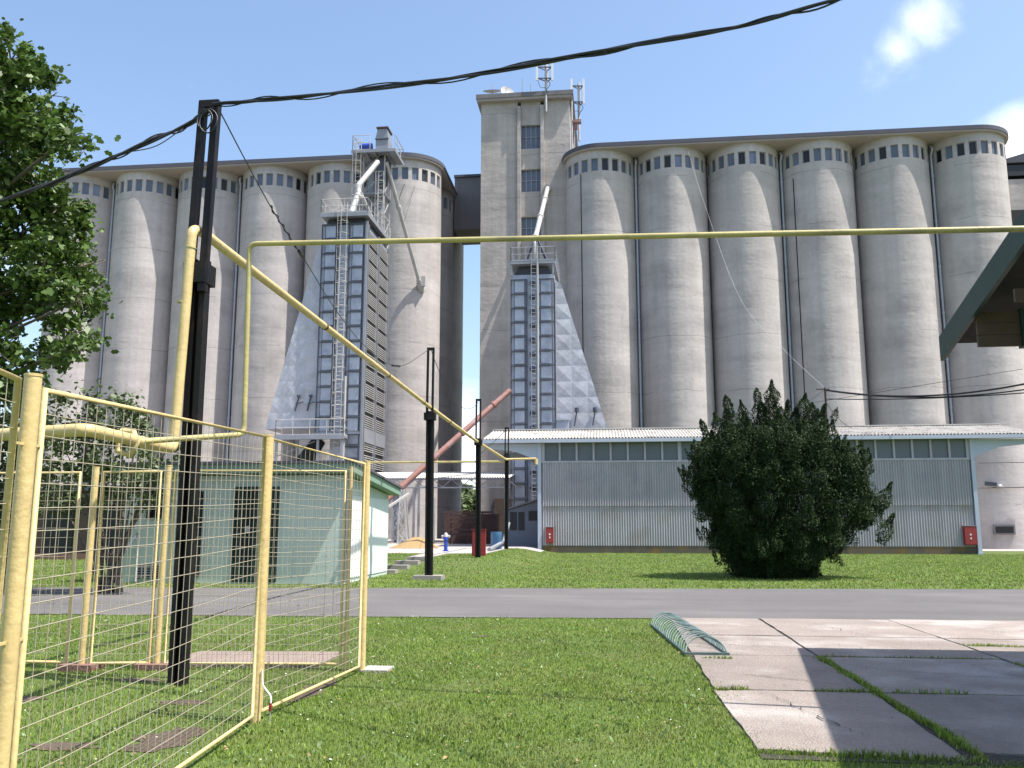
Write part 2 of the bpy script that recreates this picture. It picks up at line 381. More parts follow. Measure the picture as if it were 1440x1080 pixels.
# grass growing in pavement joints
segs = [((2.44, 11.2), (2.5, 6.6), .065, 4200), ((2.45, 9.0), (1.9, 9.0), .04, 350), ((2.5, 11.3), (4.5, 11.3), .02, 350), ((4.6, 12.5), (6.2, 12.35), .07, 1300), ((2.6, 9.0), (3.3, 9.0), .03, 160), ((1.0, 6.65), (2.5, 6.55), .05, 700), ((.95, 8.95), (1.3, 9.0), .05, 200), ((1.05, 11.0), (1.4, 10.95), .04, 150), ((4.57, 6.7), (4.57, 11), .03, 500)]
P = []
for a, b, w, n in segs:
    t = rng.uniform(0, 1, n)
    P.append(np.stack([a[0]+(b[0]-a[0])*t+rng.normal(0, w*.5, n)*(.6+.4*np.sin(t*30)), a[1]+(b[1]-a[1])*t+rng.normal(0, w*.5, n)*(.6+.4*np.sin(t*23))], 1))
P = np.concatenate(P)
class _R:  # draws blades at given points
    pass
_u = rng.uniform; cnt = [0]
def blades_at(P, name, mat, hmin, hmax, w):
    global rng
    old = rng
    class Rg:
        def __init__(s): s.k = 0
        def uniform(s, a, b, n):
            s.k += 1
            return P[:, s.k-1] if s.k <= 2 else old.uniform(a, b, n)
    rng = Rg(); o = blades(len(P), (0, 1), (0, 1), hmin, hmax, w, lambda x, y: np.ones(len(x), bool), name, mat); rng = old
    return o
g = blades_at(P, 'joint_grass', M['blade'], .02, .075, .010)
tag(g, 'tufts of grass growing from the cracks of the concrete paving', 'grass')

# cracks in the paving, clover flowers and dry leaves on the grass
mb = MB()
for a, b in (((1.0, 12.3), (2.4, 12.0)), ((3.1, 15.2), (3.6, 13.4)), ((2.6, 10.4), (4.5, 9.7)), ((1.1, 10.0), (2.3, 9.3)), ((5.0, 14.6), (6.6, 14.1)), ((4.7, 10.6), (6.0, 9.2)), ((1.4, 8.9), (1.9, 7.0)), ((4.7, 13.1), (6.9, 12.6))):
    n = 26; prev = None
    for k in range(n+1):
        t = k/n; p = Vector((a[0]+(b[0]-a[0])*t+random.uniform(-.035, .035), a[1]+(b[1]-a[1])*t+random.uniform(-.035, .035), .0335)); w_ = random.uniform(.002, .010)*math.sin(PI*min(.97, max(.03, t)))
        d_ = Vector((-(b[1]-a[1]), b[0]-a[0], 0)).normalized()*w_
        if prev: mb.add([prev[0], prev[1], p+d_, p-d_], [(0, 1, 2, 3)])
        prev = (p-d_, p+d_)
struct(mb.build('pavement_cracks', M['jointsoil'], origin=(0, 0, 0)))
def specks(n, name, mat, size, z0, z1, keep, label, cat):
    mb = MB(); k = 0
    while k < n:
        x = random.uniform(-9, 6); y = random.uniform(4.8, 15.3)
        if not keep(x, y): continue
        k += 1; z = random.uniform(z0, z1); a = random.uniform(0, PI); s_ = size*random.uniform(.5, 1.4); c_ = Vector((x, y, z))
        u = Vector((math.cos(a), math.sin(a), random.uniform(-.3, .3)))*s_; v = Vector((-math.sin(a), math.cos(a), random.uniform(-.3, .3)))*s_*.6
        mb.add([c_-u, c_-v, c_+u, c_+v+Vector((0, 0, s_*.3))], [(0, 1, 2, 3)])
    o = mb.build(name, mat, origin=(0, 0, 0)); o['kind'] = 'stuff'; tag(o, label, cat)
specks(420, 'clover_flowers', mk('clover_white', (.55, .55, .48), .8, .1, bump=0), .011, .02, .04, lambda x, y: x < .9 and x > -.7*y, 'tiny white clover flowers dotted through the lawn', 'flowers')
specks(650, 'dry_leaves', mk('dry_leaf', (.22, .15, .07), .8, .3, bump=0, island=.8), .016, .012, .03, lambda x, y: x < .9 and x > -.7*y, 'small dry leaves and thatch bits lying in the grass', 'leaves')
specks(160, 'paving_debris', mk('paving_grit', (.12, .10, .08), .9, .3, bump=0, island=.9), .012, .034, .036, lambda x, y: x > 1.1, 'bits of grit and dry leaf on the concrete paving', 'debris')

# ------------------------------------------------------------------ grain silos
SR = 3.15; SP = 6.3; SY = 76.0
z_wb, z_wt, z_top = 32.1, 33.25, 34.0; Z0 = -1.2
WA = [(-76.5+17*k) for k in range(10)]; HW = 5.6
def silo_wall():
    angs = []
    for a in WA: angs += [(a-HW, 0), (a, 0), (a+HW, 1)]
    # segment start angles with flag: is segment part of a window
    st = []
    for a in WA: st += [(a-HW, True), (a, True), (a+HW, False)]
    a = WA[-1]+HW; n = 36; end = 360+WA[0]-HW
    st += [(a+(end-a)*k/n, False) for k in range(1, n)]
    mb = MB(); zs = [Z0, 8., 20., z_wb, z_wt, z_top]; n = len(st)
    def pt(an, z, r=SR): t = R(an); return (r*math.sin(t), -r*math.cos(t), z)
    vs = [pt(s[0], z) for z in zs for s in st]; fs = []
    for j in range(len(zs)-1):
        for i in range(n):
            if j == 3 and st[i][1]: continue
            i2 = (i+1) % n; fs.append((j*n+i, j*n+i2, (j+1)*n+i2, (j+1)*n+i))
    mb.add(vs, fs, 0, True)
    # reveals
    for a in WA:
        o = [pt(a-HW, z_wb), pt(a, z_wb), pt(a+HW, z_wb), pt(a+HW, z_wt), pt(a, z_wt), pt(a-HW, z_wt)]
        q = [pt(a-HW, z_wb, SR-.28), pt(a, z_wb, SR-.28), pt(a+HW, z_wb, SR-.28), pt(a+HW, z_wt, SR-.28), pt(a, z_wt, SR-.28), pt(a-HW, z_wt, SR-.28)]
        mb.add(o+q, [(i, (i+1) % 6, (i+1) % 6+6, i+6) for i in range(6)])
    return mb
silo_mb = silo_wall()
def win_mesh(name, pm):
    mb = MB(); w = .60; r = SR-.17; zb = z_wb+.01; zt = z_wt-.01; x = w/2
    mb.box((-x, -r, zb), (x, -r+.03, zt), 1)
    for a, b in (((-x, zb), (-x+.05, zt)), ((x-.05, zb), (x, zt)), ((-x+.05, zt-.05), (x-.05, zt)), ((-x+.05, zb), (x-.05, zb+.05))):
        mb.box((a[0], -r-.03, a[1]), (b[0], -r-.003, b[1]), 0)
    me = bpy.data.meshes.new(name); me.from_pydata(mb.v, [], mb.f)
    me.materials.append(M['steel']); me.materials.append(pm); me.polygons.foreach_set('material_index', mb.m); me.update(); return me
wv = [win_mesh('window', M['pane']), win_mesh('window', M['paned']), win_mesh('window', M['paneb'])]
s0 = thing('grain_silo', (0, 0, 0), 'x', 'silo', 'ribbed rows of concrete grain silos')
silo_mb.build('silo_wall', M['silo'], s0)
for a in WA:
    o = bpy.data.objects.new('window', wv[0]); col.objects.link(o); o.parent = s0; o.rotation_euler.z = R(a); W[o.name] = (0, 0, 0)
RX = [-.45+SP*i for i in range(6)]; LX = [-18.30-SP*i for i in range(6)]
rl = ['grain silo touching the right side of the square tower, above the left shed end',
      'second grain silo to the right of the square tower',
      'third grain silo right of the tower, crossed by the white cable',
      'fourth grain silo right of the tower, directly behind the conifer top',
      'fifth grain silo right of the tower, just right of the shed roof mast',
      'end silo of the right row, with a floodlight and small vent near its foot']
ll = ['sunlit end silo of the left row, with a thin spout running into it',
      'grain silo directly behind the left dryer and its bucket elevator',
      'grain silo just left of the left dryer, crossed by the sagging guy wire',
      'grain silo behind the tall black twin post and the fat yellow riser pipe',
      'grain silo left of the black twin post, between two pale drainpipes and the trees',
      'far left silo partly hidden by the broad-leaved tree']
placed = []
for i, (x, lb) in enumerate([(x, l) for x, l in zip(RX, rl)]+[(x, l) for x, l in zip(LX, ll)]):
    o = s0 if i == 0 else copy_tree(s0)
    o.location = (x, SY, 0); o['label'] = lb; placed.append(o)
for i, o in enumerate(placed):
    rr = random.Random(i*5+3)
    for ch in o.children:
        if ch.type == 'MESH' and ch.name.startswith('window'):
            t = rr.random(); ch.data = wv[1] if t < .2 else (wv[2] if t < .34 else wv[0])
for k, y in enumerate((82.25, 88.5)):
    o = copy_tree(s0); o.location = (-18.3, y, 0)
    o['label'] = ('shaded silo directly behind the sunlit end silo of the left row', 'rearmost shaded silo of the left row, at the edge of the sky gap')[k]
# roofs over each row
def roof(x0, x1, label):
    ov = .28; r = SR+ov
    t = thing('silo_roof', ((x0+x1)/2, SY, z_top), label, 'roof', 'flat roofs over the silo rows')
    front = arc((x0, SY), r, PI, 1.5*PI, 14)+arc((x1, SY), r, 1.5*PI, 2*PI, 14)
    pol = front+[(x1+r, 91.5), (x0-r, 91.5)]
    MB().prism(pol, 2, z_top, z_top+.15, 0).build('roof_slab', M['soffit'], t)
    pol2 = arc((x0, SY), r+.06, PI, 1.5*PI, 14)+arc((x1, SY), r+.06, 1.5*PI, 2*PI, 14)+[(x1+r+.06, 91.6), (x0-r-.06, 91.6)]
    MB().prism(pol2, 2, z_top+.152, z_top+.50, 0).build('roof_edge', M['roofedge'], t)
roof(RX[0], RX[-1], 'long flat concrete roof with rounded corners over the row of silos on the right')
roof(LX[-1], LX[0], 'long flat concrete roof over the row of silos on the left, behind the elevator head')
# drainpipes between silos
dl = ['pale drainpipe between the first and second silo right of the tower', 'pale drainpipe between the third and fourth silo right of the tower', 'pale drainpipe between the last two silos of the right row',
      'pale drainpipe left of the tall black twin post, nearest the broad-leaved tree', 'pale drainpipe just right of the tall black twin post']
for x, lb in zip([RX[0]+SP/2, RX[2]+SP/2, RX[4]+SP/2, LX[4]-SP/2, LX[2]-SP/2], dl):
    mb = MB(); y = SY-1.15
    mb.tube([(x, y, Z0), (x, y, 33.0), (x+.05, y-.35, 33.4), (x, y, 33.8)], .10, 8)
    for z in range(3, 33, 4): mb.tube([(x, y, z), (x, y, z+.12)], .14, 8)
    tag(mb.build('drainpipe', M['whitetrim']), lb, 'drainpipe', 'drainpipes between the silos')
# thin dark conduits on silos
for x, a, z1, lb in ((RX[0], -32, 32, 'thin black conduit running down the silo next to the tower'), (RX[3], -48, 31, 'thin black conduit down the fourth silo right of the tower')):
    t = R(a); r = SR+.04; mb = MB(); mb.tube([(x+r*math.sin(t), SY-r*math.cos(t), 1), (x+r*math.sin(t), SY-r*math.cos(t), z1)], .035, 6)
    tag(mb.build('conduit', M['black']), lb, 'conduit')

# ------------------------------------------------------------------ tower
tw = thing('silo_tower', (-7.2, 80, 0), 'tall square concrete work tower with stacked windows between the two silo rows', 'tower')
TX0, TX1, TY = -11.35, -3.15, 75.5
mb = MB()
mb.box((TX0, TY, 4.6), (-7.95, TY+.6, 40.25)); mb.box((-5.5, TY, 4.6), (TX1, TY+.6, 40.25))
mb.box((TX0, TY+.62, -1), (TX0+.5, 89, 40.25)); mb.box((TX1-.5, TY+.62, -1), (TX1, 89, 40.25)); mb.box((TX0+.5, 88.5, -1), (TX1-.5, 89, 40.25))
zw = [(35.65, 37.95), (31.5, 33.65), (27.0, 29.1), (22.4, 24.5)]
zz = 4.6
for a, b in sorted(zw): mb.box((-7.65, TY+.12, zz), (-5.82, TY+.5, a)); zz = b
mb.box((-7.65, TY+.12, zz), (-5.82, TY+.5, 40.25))
mb.box((TX0, TY, -1), (TX0+1.2, TY+.6, 4.6)); mb.box((-6.2, TY, -1), (TX1, TY+.6, 4.6))
mb.box((TX0+.5, TY+3, -1), (TX1-.5, TY+3.4, 4.6))
mb.build('tower_wall', M['tower'], tw)
for x0, x1 in ((-7.95, -7.65), (-5.82, -5.5)):
    MB().box((x0, TY-.28, 5.), (x1, TY+.55, 39.7)).build('pilaster', M['tower'], tw)
for a, b in zw:
    mb = MB(); mb.box((-7.65, TY+.38, a), (-5.82, TY+.42, b)); wo = mb.build('window', M['pane'], tw)
    mb = MB(); n = 4
    for k in range(n+1):
        x = -7.65+(1.83)*k/n; mb.box((max(-7.65, x-.035), TY+.30, a), (min(-5.82, x+.035), TY+.377, b))
    for z in (a, (a+b)/2, b-.06): mb.box((-7.65, TY+.28, z), (-5.82, TY+.297, z+.06))
    mb.build('frame', M['steel'], wo)
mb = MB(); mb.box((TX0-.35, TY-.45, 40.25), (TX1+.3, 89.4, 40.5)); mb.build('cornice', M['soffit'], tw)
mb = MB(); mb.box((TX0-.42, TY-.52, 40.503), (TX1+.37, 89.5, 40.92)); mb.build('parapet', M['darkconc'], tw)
mb = MB(); mb.box((TX0+1.2, TY+2.2, -.6), (-6.2, TY+2.3, 4.55)); mb.build('doorway_shade_panel', M['wood'], tw)  # brown panel put here for the shade inside the tower foot
# things on the tower
def dish(x, y, z, r, tilt, az, label):
    z0_ = z; z = z+.75
    t = thing('satellite_dish', (x, y, z0_), label, 'satellite dish', 'dishes on the tower roof')
    mb = MB(); mb.tube([(x, y, z0_), (x, y, z+r*1.1)], .05, 6); mb.build('mount', M['steel'], t)
    mb = MB(); n = 20; vs = [(0, 0, -.22*r)]; fs = []
    for j in range(1, 5):
        q = j/4
        vs += [(r*q*math.cos(2*PI*k/n), r*q*math.sin(2*PI*k/n), -.22*r*(1-q*q)) for k in range(n)]
    vs2 = []
    m = Matrix.Rotation(az, 3, 'Z') @ Matrix.Rotation(tilt, 3, 'X')
    c = Vector((x, y, z+r*1.2))
    vs = [c+m @ Vector(v) for v in vs]
    for k in range(n): fs.append((0, 1+k, 1+(k+1) % n))
    for j in range(3):
        for k in range(n): fs.append((1+j*n+k, 1+(j+1)*n+k, 1+(j+1)*n+(k+1) % n, 1+j*n+(k+1) % n))
    mb.add(vs, fs, 0, True); mb.tube([c+m @ Vector((0, r*.9, 0)), c+m @ Vector((0, 0, r*.8))], .025, 5)
    mb.build('reflector', M['dish'], t)
dish(-10.65, 78, 40.9, .95, R(20), 0, 'larger satellite dish facing up at the left corner of the tower roof')
dish(-9.15, 78, 40.9, .75, R(72), R(35), 'smaller satellite dish turned sideways, second from the left on the tower roof')
for x, h, lb in ((-7.75, 3.0, 'taller thin whip aerial in the middle of the tower roof'), (-6.95, 2.4, 'shorter thin whip aerial on the tower roof beside the mast')):
    mb = MB(); mb.tube([(x, 78, 40.9), (x, 78, 40.9+h)], [.05, .03], 6); tag(mb.build('whip_aerial', M['steel']), lb, 'aerial', 'whip aerials on the tower roof')
def antenna(x, y, z0, z1, zb, s, lb):
    t = thing('phone_antenna', (x, y, z0), lb, 'antenna', 'phone mast antennas on the tower')
    mb = MB(); mb.tube([(x, y, z0), (x, y, z1)], .11, 8); mb.build('mast_pole', M['lightsteel'], t)
    mb = MB()
    for z in (z1-.3, zb):
        mb.bar((x-.75*s, y-.25, z), (x+.55*s, y-.1, z), .09); mb.bar((x+.55*s, y-.1, z), (x+.1, y+.5, z), .07); mb.bar((x-.75*s, y-.25, z), (x+.1, y+.5, z), .07)
    mb.build('bracket_frame', M['galvd'], t)
    for dx, dy in ((-.8, -.3), (.6, -.15), (.1, .55)):
        mb = MB(); mb.box((x+dx*s-.09, y+dy-.14, zb-.25), (x+dx*s+.09, y+dy+.06, z1+.35)); mb.build('panel_antenna', M['white'], t)
    mb = MB(); mb.tube(spline([(x, y-.1, zb), (x+.4, y-.2, zb-.6), (x+.1, y-.15, zb-1.1), (x, y-.13, zb-1.6)], 6), .03, 5)
    mb.tube(spline([(x-.7*s, y-.25, zb-.2), (x-.5, y-.3, zb-.9), (x, y-.15, zb-.9)], 6), .025, 5)
    mb.build('feeder_cable', M['cable'], t)
antenna(-5.28, 75.05, 38.9, 43.5, 42.1, 1., 'phone antenna frame on a white pole fixed to the front of the tower')
antenna(-2.35, 77.2, 36.9, 42.6, 40.7, .8, 'phone antenna frame fixed to the right-hand corner of the tower')
mb = MB(); mb.tube([(-2.95, 75.7, 30), (-2.95, 75.7, 40.2)], .09, 6); mb.tube([(-2.75, 75.9, 33), (-2.75, 75.9, 38)], .06, 6)
tag(mb.build('tower_pipe', M['lightsteel']), 'pale pipe running up the right corner of the square tower', 'pipe')
mb = MB(); mb.box((-2.85, 75.6, 38.0), (-2.1, 76.1, 38.3)); mb.box((-2.75, 75.7, 37.4), (-2.45, 76.0, 38.0)); tag(mb.build('warning_lamp', M['rustpipe']), 'small reddish lamp housing on the right corner of the tower', 'lamp')
mb = MB()
mb.tube([(-13.2, 75.3, 20), (-13.2, 75.3, 20.01)], .01, 4)
# gallery bridge between left block and tower
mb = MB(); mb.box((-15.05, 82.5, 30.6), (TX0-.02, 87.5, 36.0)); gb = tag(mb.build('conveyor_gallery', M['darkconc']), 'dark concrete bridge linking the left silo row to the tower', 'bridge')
mb = MB(); mb.box((-15.1, 82.3, 36.003), (TX0-.03, 87.7, 36.25)); mb.build('gallery_roof', M['roofedge'], gb)

# ------------------------------------------------------------------ dryers
def railing(pts, h, parent, r=.03, posts=1.0, rails=2, name='railing', mat='lightsteel'):
    mb = MB()
    for a, b in zip(pts[:-1], pts[1:]):
        a = Vector(a); b = Vector(b); n = max(1, round((b-a).length/posts))
        for k in range(n+1):
            p = a.lerp(b, k/n); mb.tube([p, p+Vector((0, 0, h))], r, 5)
        for k in range(1, rails+1): mb.tube([a+Vector((0, 0, h*k/rails)), b+Vector((0, 0, h*k/rails))], r, 5)
        mb.bar(a+Vector((0, 0, .06)), b+Vector((0, 0, .06)), .02, .12)
    return mb.build(name, M[mat], parent)
def ladder(x, y, z0, z1, parent, w=.45, cage=True, mat='lightsteel'):
    mb = MB()
    for s in (-1, 1): mb.tube([(x+s*w/2, y, z0), (x+s*w/2, y, z1)], .035, 5)
    z = z0+.15
    while z < z1: mb.tube([(x-w/2, y, z), (x+w/2, y, z)], .02, 4); z += .3
    l = mb.build('ladder', M[mat], parent)
    if cage:
        mb = MB(); zz = z0+2.2
        while zz < z1:
            mb.tube([(x-w/2, y, zz)]+[(x+.42*math.cos(a), y-.1-.55*math.sin(a), zz) for a in np.linspace(PI, 0, 9)]+[(x+w/2, y, zz)], .02, 4); zz += .9
        for a in (PI*.8, PI*.5, PI*.2): mb.tube([(x+.42*math.cos(a), y-.1-.55*math.sin(a), z0+2.2), (x+.42*math.cos(a), y-.1-.55*math.sin(a), z1)], .018, 4)
        mb.build('safety_cage', M[mat], l)
    return l
def crossbroken(xa, xb, z0, z1, y, clip, s=1.15, depth=.042):
    """sheet of square panels folded across both diagonals; clip = list of (point2d, normal2d) kept side"""
    import bmesh
    bm = bmesh.new()
    nx = int(math.ceil((xb-xa)/s)); nz = int(math.ceil((z1-z0)/s)); g = {}
    for i in range(nx+1):
        for j in range(nz+1): g[i, j] = bm.verts.new((xa+i*s, y, z0+j*s))
    for i in range(nx):
        for j in range(nz):
            c = bm.verts.new((xa+(i+.5)*s, y-depth*random.uniform(.6, 1.4), z0+(j+.5)*s))
            q = [g[i, j], g[i+1, j], g[i+1, j+1], g[i, j+1]]
            for k in range(4): bm.faces.new((q[k], q[(k+1) % 4], c))
    for p, n in clip:
        geom = bm.verts[:]+bm.edges[:]+bm.faces[:]
        bmesh.ops.bisect_plane(bm, geom=geom, plane_co=(p[0], y, p[1]), plane_no=(-n[0], 0, -n[1]), clear_outer=True)
    bm.verts.index_update(); mb = MB()
    mb.add([v.co[:] for v in bm.verts], [[v.index for v in f.verts] for f in bm.faces]); bm.free()
    return mb
def dryer_face(mb_rib, pans, x0, x1, y, z0, z1, rows, c0, c1):
    dz = (z1-z0)/rows
    for r in range(rows):
        a = z0+r*dz; b = a+dz
        for mb_pan, (p, q) in zip(pans, ((x0, c0), (c1, x1))):
            w = q-p
            mb_pan.box((p+w*.22, y-.10, a+.12), (q-w*.16, y+.0, b-.10))       # bulged inner sheet
            mb_pan.box((p+.03, y-.02, a+.03), (p+w*.17, y+.02, b-.03)); 
        mb_rib.box((x0-.02, y-.22, b-.05), (c0+.02, y-.11, b+.03)); mb_rib.box((c1-.02, y-.22, b-.05), (x1+.02, y-.11, b+.03))
        for (p, q) in ((x0, c0), (c1, x1)):
            w = q-p; mb_rib.box((p+w*.185, y-.09, a+.06), (p+w*.205, y-.02, b-.06)); mb_rib.box((q-w*.14, y-.09, a+.08), (q-w*.11, y-.02, b-.08))
    for x in (x0, c0, c1, x1): mb_rib.box((x-.04, y-.16, z0), (x+.04, y-.105, z1))

# --- left dryer
DX0, DX1, DY0, DY1, DZ = -20.75, -17.35, 60., 66.0, 23.35
dl_ = thing('grain_dryer', ((DX0+DX1)/2, 63, 0), 'tall galvanised grain dryer on the left with dark louvred side and sloping hood', 'grain dryer', 'galvanised grain dryers')
mb = MB(); mb.box((DX0, DY0, 7.9), (DX1-.12, DY1, DZ)); mb.box((DX0+.9, DY0+.4, 4.5), (DX1-.12, DY1, 7.9)); mb.box((DX0+1.2, DY0+.5, .2), (DX1-.12, DY1, 4.5))
mb.build('dryer_body', M['galv'], dl_)
ribs = MB(); pan = (MB(), MB()); dryer_face(ribs, pan, DX0, DX1-.14, DY0-.03, 8.0, DZ, 14, -19.55, -18.7)
for r in range(5): # lower bays
    ribs.box((-18.7, DY0+.12, 3.2+r*.95), (DX1-.1, DY0+.3, 3.27+r*.95)); pan[1].box((-18.5, DY0+.25, 3.4+r*.95), (DX1-.4, DY0+.38, 4.05+r*.95))
[p_.build('front_panel', M['galv'], dl_) for p_ in pan]; ribs.build('stiffener_ribs', M['galvd'], dl_)
MB().box((DX1-.13, DY0-.2, .3), (DX1+.03, DY0-.01, DZ+.2)).build('corner_post', M['steel'], dl_)
for ya, yb in ((DY0+.05, DY0+2.95), (DY0+3.05, DY0+5.95)):
    lv = MB(); lv.box((DX1-.115, ya, 1.), (DX1-.10, yb, DZ-.3), 1)
    zz = 1.1; sec = 0
    while zz < DZ-1.2:
        if 7.4 < zz < 8.3: zz = 8.45
        for k in range(6):
            z = zz+k*.155; lv.box((DX1+.0, ya+.06, z), (DX1+.025, yb-.06, z+.05), 0)
        zz += 1.13
    lv.build('louvre_panel', [M['louvre'], M['gap']], dl_)
    mb = MB(); mb.box((DX1-.08, ya, 1), (DX1+.10, ya+.05, DZ)); mb.box((DX1-.08, yb-.05, 1), (DX1+.10, yb, DZ)); mb.box((DX1-.08, ya+.05, 7.35), (DX1+.08, yb-.05, 8.35))
    mb.build('louvre_frame', M['steel'], dl_)
# hood on the left of the dryer
hz0 = 8.35; hx0 = -24.65; hx1 = DX0-.05; htop = 21.6
hood = [(hx0, hz0), (hx1, hz0), (hx1, htop), (hx1-.55, htop-.4)]
MB().prism(hood, 1, DY0+.32, DY1-.4).build('air_hood', M['galvw'], dl_)
n2 = Vector((htop-.4-hz0, -(hx1-.55-hx0))).normalized()
mb = crossbroken(hx0, hx1, hz0, htop, DY0+.29, [((hx0, hz0), (n2.x, n2.y)), ((hx1, 0), (-1, 0)), ((hx1, htop), (-.6, -.8))])
mb.build('hood_panels', M['galvw'], dl_)
mb = MB()
for x in (-22.4, -21.5): mb.bar((x, DY0+.1, 9.6), (x+.25, DY0+.1, 10.6), .09); mb.bar((x+.05, DY0+.05, 10.1), (x+.6, DY0+.05, 10.25), .06); mb.tube([(x+.25, DY0+.05, 10.6), (x+.25, DY0+.05, 10.75)], .14, 8)
mb.build('hood_lever', M['galvd'], dl_)
mb = MB(); mb.box((-23.4, DY0-1.0, 7.55), (-18.4, DY0+.25, 7.72)); mb.box((-23.4, DY0-1.05, 7.45), (-18.4, DY0-.98, 7.75)); mb.build('walkway', M['steel'], dl_)
railing([(-23.35, DY0+.2, 7.72), (-23.35, DY0-.95, 7.72), (-18.45, DY0-.95, 7.72), (-18.45, DY0+.2, 7.72)], 1.15, dl_, posts=1.2)
for x in (-23.3, -20.3, -18.6): MB().box((x-.08, DY0-.9, 0), (x+.08, DY0-.75, 7.45)).build('support_leg', M['steel'], dl_)
for x in (-24., -21.): MB().box((x-.1, DY1-1, 0), (x+.1, DY1-.8, 8.3)).build('support_leg', M['steel'], dl_)
MB().bar((-24, DY0, 6.2), (-20.8, DY0, 7.4), .06).build('brace', M['steel'], dl_); MB().bar((-21.2, DY0-.3, 5.), (-18.8, DY0-.3, 5.3), .06).build('brace', M['steel'], dl_)
mb = MB(); mb.tube([(-20.9, DY0+1.2, 7.6), (-21.6, DY0+.6, 6.2), (-23.4, DY0+.3, 3.6)], [.5, .6, .75], 12); mb.build('exhaust_duct', M['gap'], dl_)
mb = MB(); mb.prism([(DX0+.1, DZ), (DX1-.1, DZ), (DX1-.3, DZ+.5), (DX0+.3, DZ+.5)], 1, DY0+.2, DY1-.2); mb.build('dryer_top', M['galvd'], dl_)
mb = MB(); mb.box((DX0-.05, DY0-.6, DZ+.55), (DX1+.1, DY1, DZ+.7)); mb.box((DX0-.05, DY0-.65, DZ+.45), (DX1+.1, DY0-.6, DZ+.75))
mb.box((DX1+.1, DY0-.6, DZ+.45), (DX1+.15, DY1, DZ+.75)); mb.build('top_platform', M['steel'], dl_)
zt = DZ+.7
railing([(DX0, DY1, zt), (DX0, DY0-.6, zt), (DX1+.1, DY0-.6, zt), (DX1+.1, DY1, zt)], 1.1, dl_, rails=2)
ladder(-19.1, DY0-.28, 5.0, zt+.8, dl_, w=.5)
mb = MB(); mb.tube([(-18.62, DY0-.3, 1.), (-18.62, DY0-.3, 12.)], .09, 8); mb.build('riser_pipe', M['lightsteel'], dl_)
# --- right dryer
EX0, EX1, EY0, EY1, EZ = -7.0, -3.85, 62., 67.5, 19.7
dr_ = thing('grain_dryer', ((EX0+EX1)/2, 64, 0), 'slimmer galvanised grain dryer in front of the tower, behind the left shed end', 'grain dryer', 'galvanised grain dryers')
mb = MB(); mb.box((EX0, EY0, .3), (EX1, EY1, EZ)); mb.build('dryer_body', M['galv'], dr_)
ribs = MB(); pan = (MB(), MB()); dryer_face(ribs, pan, EX0, EX1, EY0-.03, 1.2, EZ-.4, 17, -5.85, -5.1)
[p_.build('front_panel', M['galv'], dr_) for p_ in pan]; ribs.build('stiffener_ribs', M['galvd'], dr_)
mb = MB(); zz = 2.0
while zz < EZ-.6:
    mb.tube([(-5.45, EY0-.05, zz), (-5.45, EY0-.24, zz)], .2, 12); mb.tube([(-5.45, EY0-.24, zz), (-5.45, EY0-.3, zz)], .08, 8); zz += (EZ-1.6)/17
mb.build('hand_wheels', M['galvd'], dr_)
hx = EX1+.05; gx = -.12; gz0 = 6.0; gtop = 19.0; ex = gx+(8.16-gz0)*(hx+.45-gx)/(8.16-gtop)*1.0
slope = (gtop-8.16)/((hx+.45)-gx)
gxb = gx+(gz0-8.16)/slope
MB().prism([(hx, gz0), (gxb, gz0), (hx+.45, gtop), (hx, gtop+.35)], 1, EY0+.32, EY1-.4).build('air_hood', M['galvw'], dr_)
n3 = Vector((-(gtop-gz0), (hx+.45-gxb))).normalized()
mb = crossbroken(hx, gxb, gz0, gtop+.4, EY0+.29, [((gxb, gz0), (n3.x, n3.y)), ((hx, gtop+.35), (-.6, -.75))])
mb.build('hood_panels', M['galvw'], dr_)
mb = MB()
for x in (-2.5, -1.2): mb.bar((x, EY0+.1, 8.5), (x+.2, EY0+.1, 9.6), .09); mb.tube([(x+.2, EY0+.05, 9.5), (x+.2, EY0+.05, 9.8)], .15, 8)
mb.build('hood_lever', M['galvd'], dr_)
mb = MB(); mb.box((EX1+.05, EY0-.1, 8.9), (EX1+1.0, EY0+.2, 9.0)); mb.box((EX1+.05, EY0+.0, 7.), (EX1+1., EY0+.2, 8.9)); mb.build('side_box', M['galv'], dr_)
mb = MB(); mb.prism([(EX0+.1, EZ), (EX1-.1, EZ), (EX1-.5, EZ+.7), (EX0+.5, EZ+.7)], 1, EY0+.4, EY1-.2); mb.build('dryer_top', M['galvd'], dr_)
mb = MB(); mb.box((EX0-.05, EY0-.35, EZ+.75), (EX1+.1, EY1, EZ+.95)); mb.box((EX0, EY0-.3, EZ-.1), (EX0+.1, EY0-.1, EZ+.75)); mb.box((EX1-.1, EY0-.3, EZ-.1), (EX1, EY0-.1, EZ+.75)); mb.build('top_platform', M['steel'], dr_)
zt2 = EZ+.95
railing([(EX0, EY1, zt2), (EX0, EY0-.35, zt2), (EX1+.1, EY0-.35, zt2), (EX1+.1, EY1, zt2)], 1.05, dr_, mat='steel', r=.025)
ladder(-5.3, EY0-.35, 1., zt2+.2, dr_, w=.42, cage=False, mat='steel')
mb = MB(); mb.tube([(-5.03, EY0-.3, 1.), (-5.03, EY0-.3, zt2)], .06, 8); mb.build('riser_pipe', M['lightsteel'], dr_)
mb = MB()
apex = (-5.25, EY0+.6, 22.9)
for p in ((-6.2, EY0, zt2), (-4.3, EY0, zt2), (-6.2, EY0+1.6, zt2), (-4.3, EY0+1.6, zt2)): mb.bar(p, apex, .12)
mb.build('spout_frame', M['galvd'], dr_)
sa_ = at(770, 264, Y=75.2); sb_ = at(752, 338, Y=62.6)
mb = MB(); mb.tube(bend([sa_, sb_, (-5.3, EY0+.6, 20.6)], .4), .2, 10)
